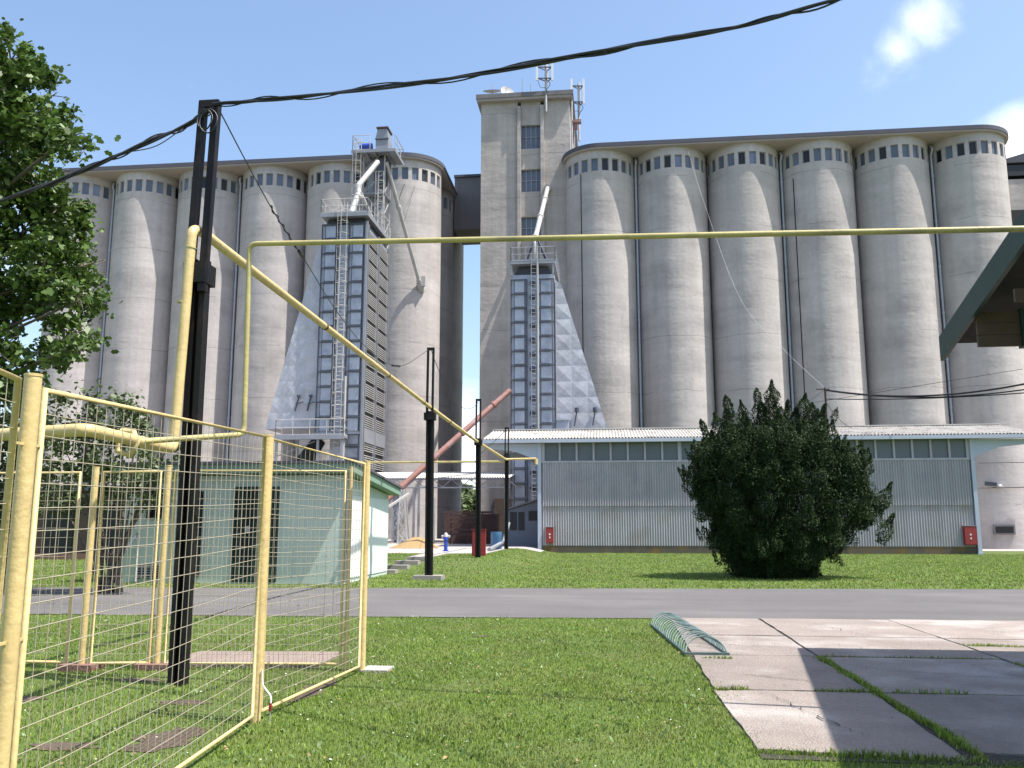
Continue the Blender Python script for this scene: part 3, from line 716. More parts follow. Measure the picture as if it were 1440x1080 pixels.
for t in (.25, .6, .95):
    p = sa_.lerp(sb_, t); d = (sb_-sa_).normalized(); mb.tube([p, p+d*.2], .28, 10)
mb.tube([sa_+Vector((0, .35, .1)), sa_-Vector((0, .2, .1))], .34, 10)
tag(mb.build('grain_spout', M['lightsteel']), 'pale spout pipe descending from the tower wall to the top of the right dryer', 'spout')

# --- bucket elevator beside the left dryer
be = thing('bucket_elevator', (-19, 67.6, 0), 'lattice bucket elevator tower with head platform and blue motor behind the left dryer', 'elevator')
BX0, BX1, BY0, BY1 = -19.9, -18.1, 67., 68.8
mb = MB()
for x in (BX0, BX1):
    for y in (BY0, BY1): mb.bar((x, y, 0), (x, y, 31.8), .11)
z = 0.
while z < 31.5:
    for y in (BY0, BY1): mb.bar((BX0, y, z), (BX1, y, z), .07); mb.bar((BX0, y, z), (BX1, y, z+1.9), .05)
    for x in (BX0, BX1): mb.bar((x, BY0, z), (x, BY1, z), .07); mb.bar((x, BY0, z), (x, BY1, z+1.9), .05)
    z += 1.9
mb.build('lattice_frame', M['lightsteel'], be)
for x in (-19.35, -18.65): MB().box((x-.2, 67.5, 0), (x+.2, 67.9, 32.2)).build('elevator_leg', M['steel'], be)
mb = MB(); mb.prism([(-18.9, 31.96), (-17.85, 31.96), (-17.85, 33.2), (-17.95, 34.1), (-18.75, 34.1), (-18.9, 33.4)], 1, 66.9, 68.2); mb.build('elevator_head', M['steel'], be)
MB().box((-18.95, 66.83, 33.15), (-17.8, 66.89, 33.25)).build('head_flange', M['galvd'], be)
mb = MB(); mb.box((-18.85, 66.8, 34.12), (-17.85, 68.3, 34.25)); mb.build('head_cover', M['rust'], be)
mb = MB(); mb.prism([(-19.0, 31.6), (-17.9, 31.6), (-18.2, 29.2), (-18.6, 29.2)], 1, 67., 68.1); mb.build('head_hopper', M['galvd'], be)
mb = MB(); mb.tube([(-20.2, 67.3, 32.75), (-19.3, 67.3, 32.75)], .28, 12); mb.tube([(-20.35, 67.3, 32.75), (-20.2, 67.3, 32.75)], .2, 12); mb.build('motor', M['blue'], be)
mb = MB(); mb.box((-20.7, 66.2, 31.85), (-17.1, 69.2, 31.95)); mb.box((-20.75, 66.15, 31.75), (-17.05, 66.25, 32.0)); mb.box((-17.1, 66.25, 31.7), (-17.02, 69.2, 32.0))
for x in (-20.3, -19.5, -18.8, -17.8): mb.bar((x, 66.3, 31.7), (x, 69.1, 31.7), .1)
mb.build('head_platform', M['steel'], be)
railing([(-20.65, 69.1, 31.95), (-20.65, 66.25, 31.95), (-19.2, 66.25, 31.95)], 1.35, be); railing([(-17.1, 66.25, 31.95), (-17.1, 69.1, 31.95), (-20.65, 69.1, 31.95)], 1.25, be)
ladder(-20.25, 66.6, 22.5, 33.2, be, w=.45)
ladder(-18.3, 66.6, 22.5, 30., be, w=.45)
for i in range(2):
    z = 24.8+i*3.6; MB().box((BX0-.1, BY0-.25, z), (BX1+.1, BY1, z+.1)).build('landing', M['steel'], be)
# spouts from elevator head
mb = MB(); a = at(531, 228, Y=66.2); b = at(503, 262, Y=63.5); c = at(504, 272, Y=63.4); d = at(494, 299, Y=62.5)
mb.tube([a, b], .22, 10); mb.tube([b, c], .26, 10); mb.tube([c, d], .24, 10); mb.tube([b+Vector((0, 0, .1)), b-Vector((0, 0, .2))], .32, 10); mb.tube([c-Vector((0, 0, .2)), c-Vector((0, 0, .35))], .4, 10)
tag(mb.build('grain_spout', M['lightsteel']), 'pale bent spout pipe from the elevator head down to the left dryer top', 'spout')
mb = MB(); mb.tube([at(508, 272, Y=63.6), at(540, 345, Y=66.5)], .12, 8); tag(mb.build('dust_pipe', M['lightsteel']), 'thin grey pipe slanting from the white spout down behind the left dryer', 'pipe')
mb = MB(); a = at(543, 228, Y=67); b = at(590, 398, Y=73.1); mb.tube([a, b], .17, 8)
for t in (.35, .62, .97):
    p = a.lerp(b, t); mb.tube([p, p+(b-a).normalized()*.25], .24, 8)
mb.tube([b, b+Vector((.1, .5, -.6))], .3, 8); mb.box(b+Vector((.1, -.1, -.3)), b+Vector((.5, .2, .6)))
tag(mb.build('grain_spout', M['lightsteel']), 'long thin spout from the elevator head slanting down into the sunlit end silo', 'spout')
# stays from silo wall to that spout
mb = MB(); mb.tube([at(569, 258, Y=73.), a.lerp(b, .33)], .025, 4); mb.tube([at(583, 262, Y=73.), a.lerp(b, .5)], .025, 4)
tag(mb.build('stay_cable', M['cable']), 'pair of thin stays from the sunlit silo top to its slanting spout', 'cable')

# ------------------------------------------------------------------ brown inclined tube conveyor + trestles
mb = MB(); a = at(545, 702, Y=56.6); b = at(717, 549, Y=61.8); a2 = a+(a-b)*.18
mb.tube([a2, b], .20, 14)
for t in (.1, .35, .58, .85):
    p = a.lerp(b, t); mb.tube([p, p+(b-a).normalized()*.22], .26, 14)
tag(mb.build('tube_conveyor', M['rustpipe']), 'long red-brown conveyor tube slanting up from the trestle to the right dryer', 'conveyor')
def trestle(px0, px1, pyt, pyb, Y, lb, mat):
    t = thing('trestle', at((px0+px1)/2, pyb, Y=Y), lb, 'trestle', 'lattice trestles under the conveyor tube')
    bl = at(px0, pyb, Y=Y); br = at(px1, pyb, Y=Y); bl.z = br.z = .3; top = at((px0+px1)/2-1, pyt, Y=Y)
    tl = top+Vector((-.12, 0, 0)); tr = top+Vector((.12, 0, 0)); mb = MB()
    for dy in (-.35, .35):
        D = Vector((0, dy, 0)); mb.bar(bl+D, tl+D*.5, .1); mb.bar(br+D, tr+D*.5, .1)
    n = 5
    for k in range(n):
        for dy in (-.35, .35):
            D = Vector((0, dy, 0)); p = (bl+D).lerp(tl+D*.5, k/n); q = (br+D).lerp(tr+D*.5, (k+1)/n); p2 = (br+D).lerp(tr+D*.5, k/n); q2 = (bl+D).lerp(tl+D*.5, (k+1)/n)
            mb.bar(p, q, .06); mb.bar(p2, q2, .06)
    mb.build('lattice', mat, t)
trestle(561, 574, 688, 765, 56.8, 'pale lattice trestle carrying the conveyor tube beside the mint building', M['lightsteel'])
trestle(553, 562, 695, 765, 60.5, 'thinner lattice trestle in shade behind the pale one', M['steel'])
mb = MB(); mb.bar(at(546, 713, Y=54), at(575, 694, Y=56), .13); tag(mb.build('steel_brace', M['lightsteel']), 'short pale steel beam slanting from the mint building to the trestle', 'beam')

# ------------------------------------------------------------------ corrugated lean-to between dryers
def corrugated(mb, p0, u, v, pitch, amp, nrm, m=0, profile=(0, .5, 1, .5)):
    """sheet from p0, waves across u, straight along v; nrm: bulge direction"""
    p0 = Vector(p0); u = Vector(u); v = Vector(v); nrm = Vector(nrm).normalized(); L_ = u.length; n = int(L_/pitch*4)
    vs = []; 
    for i in range(n+1):
        h = amp*math.sin(i*PI/2); q = p0+u*(i/n)+nrm*h; vs += [q, q+v]
    mb.add(vs, [(2*i, 2*i+2, 2*i+3, 2*i+1) for i in range(n)], m, False)
def corr_smooth(mb, p0, u, v, pitch, amp, nrm, m=0, ov=0):
    p0 = Vector(p0); u = Vector(u); v = Vector(v); nrm = Vector(nrm).normalized(); n = int(u.length/pitch*8)
    vs = []
    for i in range(n+1):
        h = amp*math.sin(i*PI/4); q = p0+u*(i/n)+nrm*h; vs += [q, q+v]
    mb.add(vs, [(2*i, 2*i+2, 2*i+3, 2*i+1) for i in range(n)], m, True)
lt = thing('corrugated_canopy', (-12, 62, .3), 'low corrugated canopy on steel trusses spanning between the two dryers', 'canopy')
mb = MB(); corr_smooth(mb, (-22, 60, 4.78), (15.2, 0, 0), (0, 4, .62), .18, .035, (0, -.1, 1)); mb.build('roof_sheet', M['fibreclean'], lt)
mb = MB(); y = 60.1
for zz in (4.68, 4.1): mb.bar((-22, y, zz), (-6.9, y, zz), .09)
x = -22
while x < -7.5: mb.bar((x, y, 4.12), (x+.65, y, 4.66), .05); mb.bar((x+.65, y, 4.66), (x+1.3, y, 4.12), .05); x += 1.3
for k in range(1, 4): mb.bar((-22, y+k, 4.68+.15*k), (-6.9, y+k, 4.68+.15*k), .08)
mb.build('truss', M['steel'], lt)
for x in (-13.6, -13.25, -7.2, -16.5): MB().bar((x, 60.1, .25), (x, 60.1, 4.1), .14).build('post', M['steel'], lt)
mb = MB(); p = at(607, 766, Y=58.); 
mb.box((p.x-.18, 58, .25), (p.x+.2, 58.12, 3.3)); pp = tag(mb.build('perforated_post', M['lightsteel']), 'short pale perforated steel post by the corner of the end silo', 'post')
mb = MB()
for k in range(7): mb.tube([(p.x+.02, 57.985, .6+k*.38), (p.x+.02, 57.995, .6+k*.38)], .05, 8)
mb.build('holes', M['gap'], pp)
# rusty rack
rk = thing('steel_rack', (-9.4, 56, .3), 'rusty rack of horizontal steel rails in the shade under the corrugated canopy', 'rack')
mb = MB()
for z, x0, x1 in ((2.35, -10.7, -7.6), (2.0, -10.4, -8.6), (1.75, -10.3, -8.6), (1.25, -10.3, -8.7), (.95, -10.2, -8.8)): mb.bar((x0, 56, z), (x1, 56.2, z), .1, .14)
mb.build('rail', M['rust'], rk)
for x in (-10.3, -9.2, -8.3): MB().bar((x, 56.2, .25), (x+.1, 56.2, 2.3), .1).build('upright', M['rust'], rk)
mb = MB(); mb.box((-10.9, 57.2, .3), (-7.4, 58.5, 2.25)); tag(mb.build('skip_container', M['rust']), 'dark rusty open container behind the steel rack', 'container')
# annexe at foot of tower, the shade there put into its dark colours
hs = thing('shade_dark_annexe', (-6.9, 70, 0), 'low annexe coloured dark for shade, with brown doorway, at the foot of the tower', 'annexe')
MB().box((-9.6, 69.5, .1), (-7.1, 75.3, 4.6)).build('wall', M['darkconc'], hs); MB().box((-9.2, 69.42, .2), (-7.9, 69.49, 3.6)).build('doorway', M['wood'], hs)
# grain heap
mb = MB(); n = 28; c = at(570, 772, Z=.33); c.y = 47; c.x = -10.6
rings = [(1.3, 0, .02), (1.05, .1, .14), (.75, .12, .30), (.4, .16, .48), (0.12, .18, .55)]
vs = []
for r, o, h in rings:
    vs += [(c.x+o+r*(1+.12*math.sin(3*a+r*2))*math.cos(a), c.y+r*.8*math.sin(a), .32+h*(1+.1*math.sin(2*a+h*5))) for a in [2*PI*k/n for k in range(n)]]
fs = [(j*n+k, j*n+(k+1) % n, (j+1)*n+(k+1) % n, (j+1)*n+k) for j in range(4) for k in range(n)]+[tuple(4*n+k for k in range(n))]
mb.add(vs, fs, 0, True); hp = tag(mb.build('grain_heap', M['grain']), 'heap of spilled yellow grain in the yard behind the concrete steps', 'heap')
# hydrant
hy = thing('fire_hydrant', (-7.83, 41.6, .32), 'blue standpipe hydrant with pale head at the edge of the yard', 'hydrant')
mb = MB(); mb.tube([(-7.83, 41.6, .32), (-7.83, 41.6, .38)], .14, 12); mb.tube([(-7.83, 41.6, .38), (-7.83, 41.6, 1.0)], .09, 12); mb.tube([(-7.83, 41.6, .86), (-7.83, 41.6, 1.0)], .12, 12); mb.build('standpipe', M['blue'], hy)
mb = MB(); mb.tube([(-7.83, 41.6, 1.0), (-7.83, 41.6, 1.12), (-7.83, 41.6, 1.2)], [.12, .1, .04], 12); mb.tube([(-8.03, 41.6, 1.02), (-7.63, 41.6, 1.02)], .065, 10); mb.build('outlet_head', M['lightsteel'], hy)
# blue barrel & hose
mb = MB(); p = at(698, 772, Z=.33); mb.tube([(p.x, p.y, .33), (p.x, p.y, .6), (p.x, p.y, .63), (p.x, p.y, .9), (p.x, p.y, .93), (p.x, p.y, 1.2)], [.29, .29, .3, .29, .3, .29], 16)
tag(mb.build('barrel', mk('blue_barrel', (.05, .14, .26), .5, .15)), 'blue barrel standing beside the black post at the shed end', 'barrel')
mb = MB(); mb.tube([at(688, 773, Z=.4), at(708, 762, Y=46.5), at(716, 735, Y=47)], [.1, .1, .08], 10); tag(mb.build('auger_tube', M['steel']), 'dark grey auger tube leaning by the blue barrel', 'auger')

# ------------------------------------------------------------------ corrugated shed
sh = thing('storage_shed', (8, 54, 0), 'long low storage shed clad in grey corrugated sheet with panes under the eave', 'shed')
SX0, SX1, SHY = -3.95, 19.45, 50.
mb = MB(); mb.box((SX0, SHY, -.1), (SX1, SHY+.3, .42)); mb.box((SX1-.3, SHY+.3, -.1), (SX1, 58, .42)); mb.box((SX0, SHY+.3, -.1), (SX0+.3, 58, .42)); mb.build('plinth', M['plinth'], sh)
mb = MB(); corr_smooth(mb, (SX0+.1, SHY-.04, 2.6), (SX1-SX0-.2, 0, 0), (0, 0, 2.46), .14, .038, (0, -1, 0)); mb.build('upper_cladding', M['corr'], sh)
mb = MB(); corr_smooth(mb, (SX0+.1, SHY+.01, .4), (SX1-SX0-.2, 0, 0), (0, 0, 2.22), .14, .038, (0, -1, 0)); mb.build('lower_cladding', M['corrlow'], sh)
mb = MB(); mb.box((SX0, SHY+.08, .42), (SX1, SHY+.2, 5.05)); mb.box((SX1-.2, SHY+.2, .42), (SX1, 58, 6.5)); mb.box((SX0, SHY+.2, .42), (SX0+.2, 58, 6.5)); mb.box((SX0+.2, 57.8, .42), (SX1-.2, 58, 6.4)); mb.build('wall', M['corr'], sh)
n = 24; x0 = SX0+.12; w = (SX1-SX0-.24)/n
pn = MB(); 
fr = MB(); fr.box((SX0, SHY-.06, 5.05), (SX1, SHY+.07, 5.16))
for k in range(n):
    o = MB().box((x0+k*w+.05, SHY+.06, 5.16), (x0+(k+1)*w-.05, SHY+.10, 6.2)).build('pane', M['greypane'], sh)
for k in range(n+1):
    wd = .055 if k % 8 else .10; x = x0+k*w; fr.box((max(x-wd, SX0), SHY-.04, 5.16), (min(x+wd, SX1), SHY+.11, 6.2))
fr.box((SX0, SHY+.12, 5.06), (SX1, SHY+.2, 6.3)); fr.build('pane_frame', M['corr'], sh)
ey = 49.55; RX0, RX1 = -7.25, 22.8
def rz(y): return 6.42+(y-ey)*.205
mb = MB(); corr_smooth(mb, (RX0, ey, rz(ey)), (RX1-RX0, 0, 0), (0, 4.5, .922), .18, .035, (0, -.2, 1))
corr_smooth(mb, (RX0, ey+4.5, rz(ey)+.922), (RX1-RX0, 0, 0), (0, 4.5, -.922), .18, .035, (0, .2, 1)); mb.build('roof_sheet', M['fibre'], sh)
mb = MB(); mb.bar((RX0, ey+4.5, rz(ey)+.98), (RX1, ey+4.5, rz(ey)+.98), .35, .06); mb.build('ridge_cap', M['fibreclean'], sh)
mb = MB(); mb.box((RX0, ey-.03, 6.18), (RX1, ey+.02, 6.38)); mb.box((RX0+.02, ey+.03, 6.2), (RX1-.02, 50.2, 6.24))
mb.build('fascia', M['whitetrim'], sh)
for x in (SX0-.08, SX1+.06):
    mb = MB(); mb.box((x-.1, SHY-.12, .0), (x+.1, SHY+.1, 6.18)); mb.box((x-.13, SHY-.16, -.02), (x+.13, SHY+.0, .1), 0); mb.build('end_post', M['whitetrim'], sh)
for s, x, xe in ((-1, SX0-.18, RX0+.3), (1, SX1+.16, RX1-.2)):
    mb = MB(); mb.prism([(x, 5.2), (x, 6.15), (xe, 6.15), (xe, 5.9), (x+s*1.3, 5.72)], 1, SHY-.05, SHY+.07); mb.build('bracket_arm', M['whitetrim'], sh)
    mb = MB(); mb.prism([(x, 5.2), (x, 6.15), (xe, 6.15), (xe, 5.9), (x+s*1.3, 5.72)], 1, 56, 56.1); mb.build('bracket_arm', M['steel'], sh)
mb = MB()
for k in range(6): mb.bar((RX0+.05, 50.4+k*.7, rz(50.4+k*.7)-.12), (RX1-.05, 50.4+k*.7, rz(50.4+k*.7)-.12), .06, .1)
mb.build('purlin', M['rust'], sh)
# fire cabinets
def cabinet(x, y, z, w, h, lb, legs=False):
    t = thing('fire_cabinet', (x, y, z), lb, 'fire cabinet', 'red fire hose cabinets')
    MB().box((x-w/2, y-.2, z), (x+w/2, y, z+h)).build('cabinet_box', M['red'], t)
    MB().box((x-w/2+.03, y-.225, z+.04), (x+w/2-.03, y-.203, z+h-.04)).build('door', mk('red_door', (.27, .028, .03), .4, .12) if 'red_door' not in bpy.data.materials else bpy.data.materials['red_door'], t)
    mb = MB()
    if not legs:
        mb.tube([(x, y-.228, z+h*.55), (x, y-.236, z+h*.55)], .05, 10); mb.box((x-.03, y-.236, z+h*.3), (x+.03, y-.228, z+h*.4))
        mb.build('marking', M['white'], t)
    else:
        mb.box((x-w/2+.04, y-.15, .02), (x-w/2+.09, y-.1, z)); mb.box((x+w/2-.09, y-.15, .02), (x+w/2-.04, y-.1, z)); mb.build('legs', M['red'], t)
    MB().box((x-w/2-.03, y-.24, z+h), (x+w/2+.03, y, z+h+.03)).build('lid', M['corr'] if not legs else M['red'], t)
cabinet(-3.45, SHY-.03, .55, .42, .88, 'small red fire cabinet at the left end of the corrugated shed wall')
cabinet(19.03, SHY-.03, .5, .64, 1.0, 'larger red fire cabinet at the right end of the corrugated shed wall')
cabinet(at(674, 765, Y=36).x, 36.0, .32, .55, 1.05, 'free-standing red fire cabinet behind the third black post', True)
# kiosk under the shed canopy
kk = thing('kiosk', (-5.1, 53, .2), 'small blue-grey kiosk with sloping roof under the left end of the shed roof', 'kiosk')
MB().prism([(-6.1, .1), (-4.12, .1), (-4.12, 3.0), (-6.1, 2.4)], 1, 52, 54.4).build('wall', M['bluegrey'], kk)
MB().prism([(-6.3, 2.38), (-4.11, 3.04), (-4.11, 3.14), (-6.3, 2.48)], 1, 51.8, 54.6).build('roof', M['darkconc'], kk)
for a, b, z0, z1 in ((-5.95, -5.55, 1.25, 2.3), (-5.45, -5.1, 1.25, 2.3), (-4.85, -4.2, 1.8, 2.35)):
    MB().box((a, 51.95, z0), (b, 51.995, z1)).build('window', M['paned'], kk)
# mast on shed roof and its lines
mast = at(1160, 545, Y=52.5)
mb = MB(); mb.tube([(mast.x, 52.5, 6.95), mast], .06, 8); mb.bar(mast+Vector((-.5, 0, -.1)), mast+Vector((.25, 0, -.1)), .06); tag(mb.build('service_mast', M['rust']), 'thin brown service mast on the shed roof behind the conifer', 'mast')
lines = [(at(1160, 548, Y=52.5), at(1460, 536, Y=45), .55, .05, 'upper heavy black line from the shed roof mast to the right'),
         (at(1160, 549, Y=52.5), at(1460, 545, Y=45), .45, .035, 'middle black line from the shed roof mast to the right'),
         (at(1161, 561, Y=52.5), at(1460, 551, Y=45), .15, .03, 'lowest black line from the shed roof mast to the right'),
         (at(1160, 548, Y=52.5), at(1060, 610, Y=50.5), .1, .025, 'black line from the shed roof mast down to the roof behind the conifer'),
         (at(1162, 566, Y=52.5), at(1198, 602, Y=53.), .25, .015, 'thin line drooping from the mast to the right onto the shed roof')]
for a, b, s_, r_, lb in lines:
    tag(MB().tube(sag(a, b, s_), r_, 5).build('overhead_line', M['cable'], origin=a), lb, 'cable', 'lines from the shed mast')
tag(MB().tube([at(1438, 519, Y=46), at(1145, 566, Y=51)], .012, 4).build('overhead_line', M['cable']), 'very thin line crossing the two right-hand silos above the shed', 'cable', 'lines from the shed mast')
tag(MB().tube(spline([at(968, 213, Y=72.4), at(990, 285, Y=69.5), at(1040, 418, Y=64), at(1098, 487, Y=58), at(1160, 546, Y=52.6)], 8), .010, 5).build('aerial_cable', M['whitecable'], origin=(12, 66, 0)), 'thin white cable slanting across the third silo to the shed mast', 'cable')
# items on the right end silo
t = R(-9); 
def on_silo(px, py):  # point on right end silo surface
    d = Vector(ray(px, py)); c = Vector((RX[-1], SY)); o = Vector((0, 0)); dd = Vector((d.x, d.y)); A_ = dd.dot(dd); B_ = -2*dd.dot(c); C_ = c.dot(c)-SR*SR
    s = (-B_-math.sqrt(max(0, B_*B_-4*A_*C_)))/(2*A_); return Vector((d.x*s, d.y*s, EYE+d.z*s))
p = on_silo(1412, 745); vt = thing('wall_vent', p, 'rectangular dark vent low on the end silo right of the shed', 'vent')
n_ = Vector((p.x-RX[-1], p.y-SY, 0)).normalized(); tx = Vector((-n_.y, n_.x, 0))
if tx.x < 0: tx = -tx
MB().bar(p-tx*.75+n_*.05, p+tx*.75+n_*.05, .22, .75).build('surround', M['darkconc'], vt)
MB().bar(p-tx*.62+n_*.12, p+tx*.62+n_*.12, .12, .5).build('grille', M['gap'], vt)
p = on_silo(1391, 680); mb = MB(); mb.bar(p-tx*.4+Vector((0, -.25, 0)), p+tx*.35+Vector((0, -.5, -.1)), .2, .3); mb.tube([p, p+Vector((0, -.4, .05))], .05, 6); tag(mb.build('wall_lamp', M['galvd']), 'dark floodlight on the end silo right of the shed', 'lamp')
p = on_silo(1405, 684); tag(MB().tube([p, p+Vector((0, -.2, 0)), p+Vector((0, -.3, -.05))], [.12, .14, .1], 10).build('camera_ball', M['white']), 'small white round fitting beside the floodlight on the end silo', 'fitting')
mb = MB(); mb.tube([at(1376, 686, Y=72.7), at(1450, 685, Y=72.5)], .04, 5); mb.tube([at(1376, 651, Y=72.5), at(1450, 650, Y=72)], .03, 5); tag(mb.build('wall_cable', M['cable']), 'pair of thin black cables crossing low in front of the end silo', 'cable')
# buildings beyond the right end
rb = thing('gallery_building', (40, 84, 0), 'dark elevated gallery and wall beyond the right end of the silos', 'building')
MB().box((34.6, 80, -1), (60, 90, 22.)).build('wall', M['darkconc'], rb)
MB().box((34.4, 78.5, 29.), (60, 84, 31.9)).build('gallery', M['silo'], rb)
MB().box((34.3, 78.4, 32.2), (60, 84.1, 33.2)).build('gallery_window_band', M['paned'], rb)
MB().prism([(34.2, 33.4), (60, 33.4), (60, 39), (39, 35.6), (38.4, 34.6)], 1, 78.3, 84.3).build('gallery_roof', M['roofedge'], rb)
MB().box((34.3, 78.3, 26.2), (60, 84.2, 28.98)).build('gallery_beam', M['gap'], rb)
MB().box((35.6, 79, 22.0), (60, 84, 26.2)).build('gallery_post', M['darkconc'], rb)

# ------------------------------------------------------------------ black posts with gas pipe
def post(px_b, py_b, px_t, py_t, Y, zb, wl, gap, lb, Yt=None, zsplit=4.35, foot=True, wup=.075):
    b = at(px_b, py_b, Y=Y); b.z = zb; tp = at(px_t, py_t, Y=Y)
    t = thing('steel_post', b, lb, 'post', 'black steel posts carrying the gas pipe')
    k = (zsplit-b.z)/(tp.z-b.z); mid = b.lerp(tp, k)
    mb = MB(); s = Vector((wl/2-.03, 0, 0)); q = b-Vector((0, 0, .05))
    mb.bar(q-s, mid-s, .06, wl*.75, up=(0, 1, 0)); mb.bar(q+s, mid+s, .06, wl*.75, up=(0, 1, 0)); mb.bar(q+Vector((0, .02, 0)), mid+Vector((0, .02, 0)), wl-.13, .05, up=(0, 1, 0))
    mb.build('lower_post', M['black'], t)
    u = Vector((gap/2, 0, 0)); low = b.lerp(tp, k-.03 if foot else k-.06)
    for sg in (-1, 1): MB().bar(low+u*sg+Vector((0, -.1, 0)), tp+u*sg+Vector((0, -.0, 0)), wup, .09, up=(0, 1, 0)).build('upper_bar', M['black'], t)
    MB().bar(tp-u*1.25-Vector((0, 0, .04)), tp+u*1.25-Vector((0, 0, .04)), .1, .08).build('cross_piece', M['black'], t)
    MB().box(mid+Vector((-wl*.75, -.16, -.28)), mid+Vector((wl*.75, .10, -.06))).build('pipe_bracket', M['black'], t)
    if foot: MB().box((b.x-.42, b.y-.3, b.z-.05), (b.x+.42, b.y+.3, b.z+.13)).build('concrete_foot', mk('post_foot_concrete', (.27, .25, .22), .95, .2, 3.) if 'post_foot_concrete' not in bpy.data.materials else bpy.data.materials['post_foot_concrete'], t)
    return t
post(250, 965, 296, 143, 8.72, 0, .165, .155, 'tall black twin-channel post inside the yellow fence, the largest one, carrying cables', foot=False, zsplit=4.42)
post(603, 817, 606, 489, 25.6, 0, .22, .165, 'second black post from the camera, on a concrete foot beside the road', zsplit=4.95, wup=.06)
post(672, 796, 673, 561, 34.6, .04, .2, .165, 'third black post from the camera, in front of the free-standing red cabinet', zsplit=5.0, wup=.06)
post(712, 772, 713, 601, 46., .33, .2, .17, 'fourth and farthest black post, at the left end of the shed roof', zsplit=5.3, foot=False, wup=.06)

# fat yellow gas pipe
fp = thing('gas_pipe', at(262, 500, Y=8.9), 'fat yellow gas pipe rising beside the black post and running back to the shed', 'gas pipe')
zl = 2.36
A0 = at(-140, 622, Z=zl); A1 = at(-10, 612, Z=zl); A2 = at(122, 604, Z=zl); A3 = at(244, 629, Y=8.55); A3.z = zl
top = at(270, 322, Y=8.55); A3.x = at(244, 629, Y=8.55).x
B = [at(284, 326, Y=8.78), at(604, 572, Y=25.4), at(671, 621, Y=34.4), at(711, 646, Y=45.8), at(754, 645, Y=45.8)]
mb = MB(); mb.tube(bend([A0, A1, A2, A3, top, B[0], B[0].lerp(B[1], .5), B[1]], .13, 6), .054, 16); mb.build('riser_pipe', M['yellow'], fp)
mb = MB(); mb.tube(bend([B[1], B[2], B[3], B[4]], .2), .058, 12); mb.tube([B[4], B[4]+Vector((0, 0, -.3))], .085, 10); mb.build('far_pipe', M['yellow'], fp)
for t_ in (.3, .62, .93): p = B[0].lerp(B[1], t_); d = (B[1]-B[0]).normalized(); MB().tube([p, p+d*.07], .062, 14).build('weld_collar', M['rust'], fp)
for t_ in (.35, .8): p = B[1].lerp(B[2], t_); d = (B[2]-B[1]).normalized(); MB().tube([p, p+d*.07], .068, 12).build('weld_collar', M['rust'], fp)
# thin yellow pipe
tp_ = thing('thin_gas_pipe', at(346, 480, Y=8.75), 'thin yellow pipe crossing the whole view from its riser by the fence', 'gas pipe')
k0 = at(178, 622, Z=zl-.02); k1 = at(343, 611, Y=8.75); k2 = at(351, 343, Y=8.75); k3 = at(1480, 321, Y=7.7)
mb = MB(); mb.tube(bend([k0, k1, k2, k3, at(1900, 312, Y=7.2)], .09, 5), .028, 12); mb.build('pipe_run', M['yellowold'], tp_)
for p, d in ((top-Vector((0, 0, .22)), Vector((0, 0, 1))), (A3+Vector((0, 0, .3)), Vector((0, 0, 1))), (A3+Vector((0, 0, 1.55)), Vector((0, 0, 1))), (A2.lerp(A3, .3), (A3-A2).normalized()), (A1.lerp(A2, .6), (A2-A1).normalized())):
    MB().tube([p, p+d*.012], .057, 16).build('weld_bead', M['yellowold'], fp)
mb = MB(); mb.tube([k0+Vector((-.06, 0, .1)), k0+Vector((.06, 0, .1)), k0+Vector((.1, 0, 0)), k0+Vector((.04, 0, -.12)), k0+Vector((-.08, 0, -.08)), k0+Vector((-.06, 0, .1))], .03, 8); mb.build('pipe_clamp', M['yellow'], tp_)
# far yellow pipe running left behind the mint building
mb = MB(); q = at(711, 649, Y=46); mb.tube([q, (q.x-14, 46.5, q.z+.05), (q.x-14, 55, q.z)], .055, 8); tag(mb.build('branch_gas_pipe', M['yellowold']), 'horizontal yellow branch pipe from the farthest post to the left dryer', 'gas pipe')

# overhead cables
T1 = at(300, 147, Y=8.65)
def bundle(pts, r, lb, n=4):
    t = thing('overhead_cable', pts[0], lb, 'cable', 'black cable bundles from the tall post')
    pts = spline(pts, 14)
    for k in range(n):
        q = []
        for i, p in enumerate(pts):
            ph = i*.22*(1+.3*k)+k*1.7; d = r*1.05
            q.append(p+Vector((0, d*math.cos(ph), d*math.sin(ph)+(.03*math.sin(i*.5+k) if k == 3 else 0))))
        MB().tube(q, r*(1 if k < 2 else .55), 6).build('strand', M['cable'], t)
bundle([T1, at(420, 136, Y=8.3), at(620, 112, Y=7.6), at(850, 72, Y=6.8), at(1040, 35, Y=6.1), at(1195, -3, Y=5.5), at(1420, -70, Y=4.6)], .0125, 'black cable bundle sweeping from the tall post up to the top right of the sky')
bundle([T1+Vector((0, 0, -.06)), at(262, 176, Y=8.65), at(180, 212, Y=8.5), at(80, 255, Y=8.3), at(0, 281, Y=8.1), at(-120, 318, Y=7.9)], .014, 'black cable bundle drooping from the tall post to the left across the tree')
tag(MB().tube(spline([at(258, 180, Y=8.6), at(220, 205, Y=8.5), at(180, 214, Y=8.45)], 6), .006, 5).build('loose_wire', M['cable']), 'short loose wire hanging below the left cable bundle', 'wire')
mb = MB()
for c_, r_ in ((at(288, 168, Y=8.6), .085), (at(293, 170, Y=8.55), .10)):
    mb.tube([c_+Vector((r_*math.cos(a), 0.01*math.sin(a*3), r_*1.35*math.sin(a))) for a in np.linspace(0, 2*PI, 25)], .008, 6)
tag(mb.build('cable_coil', M['cable']), 'coiled spare cable hanging between the bars at the top of the tall post', 'cable')
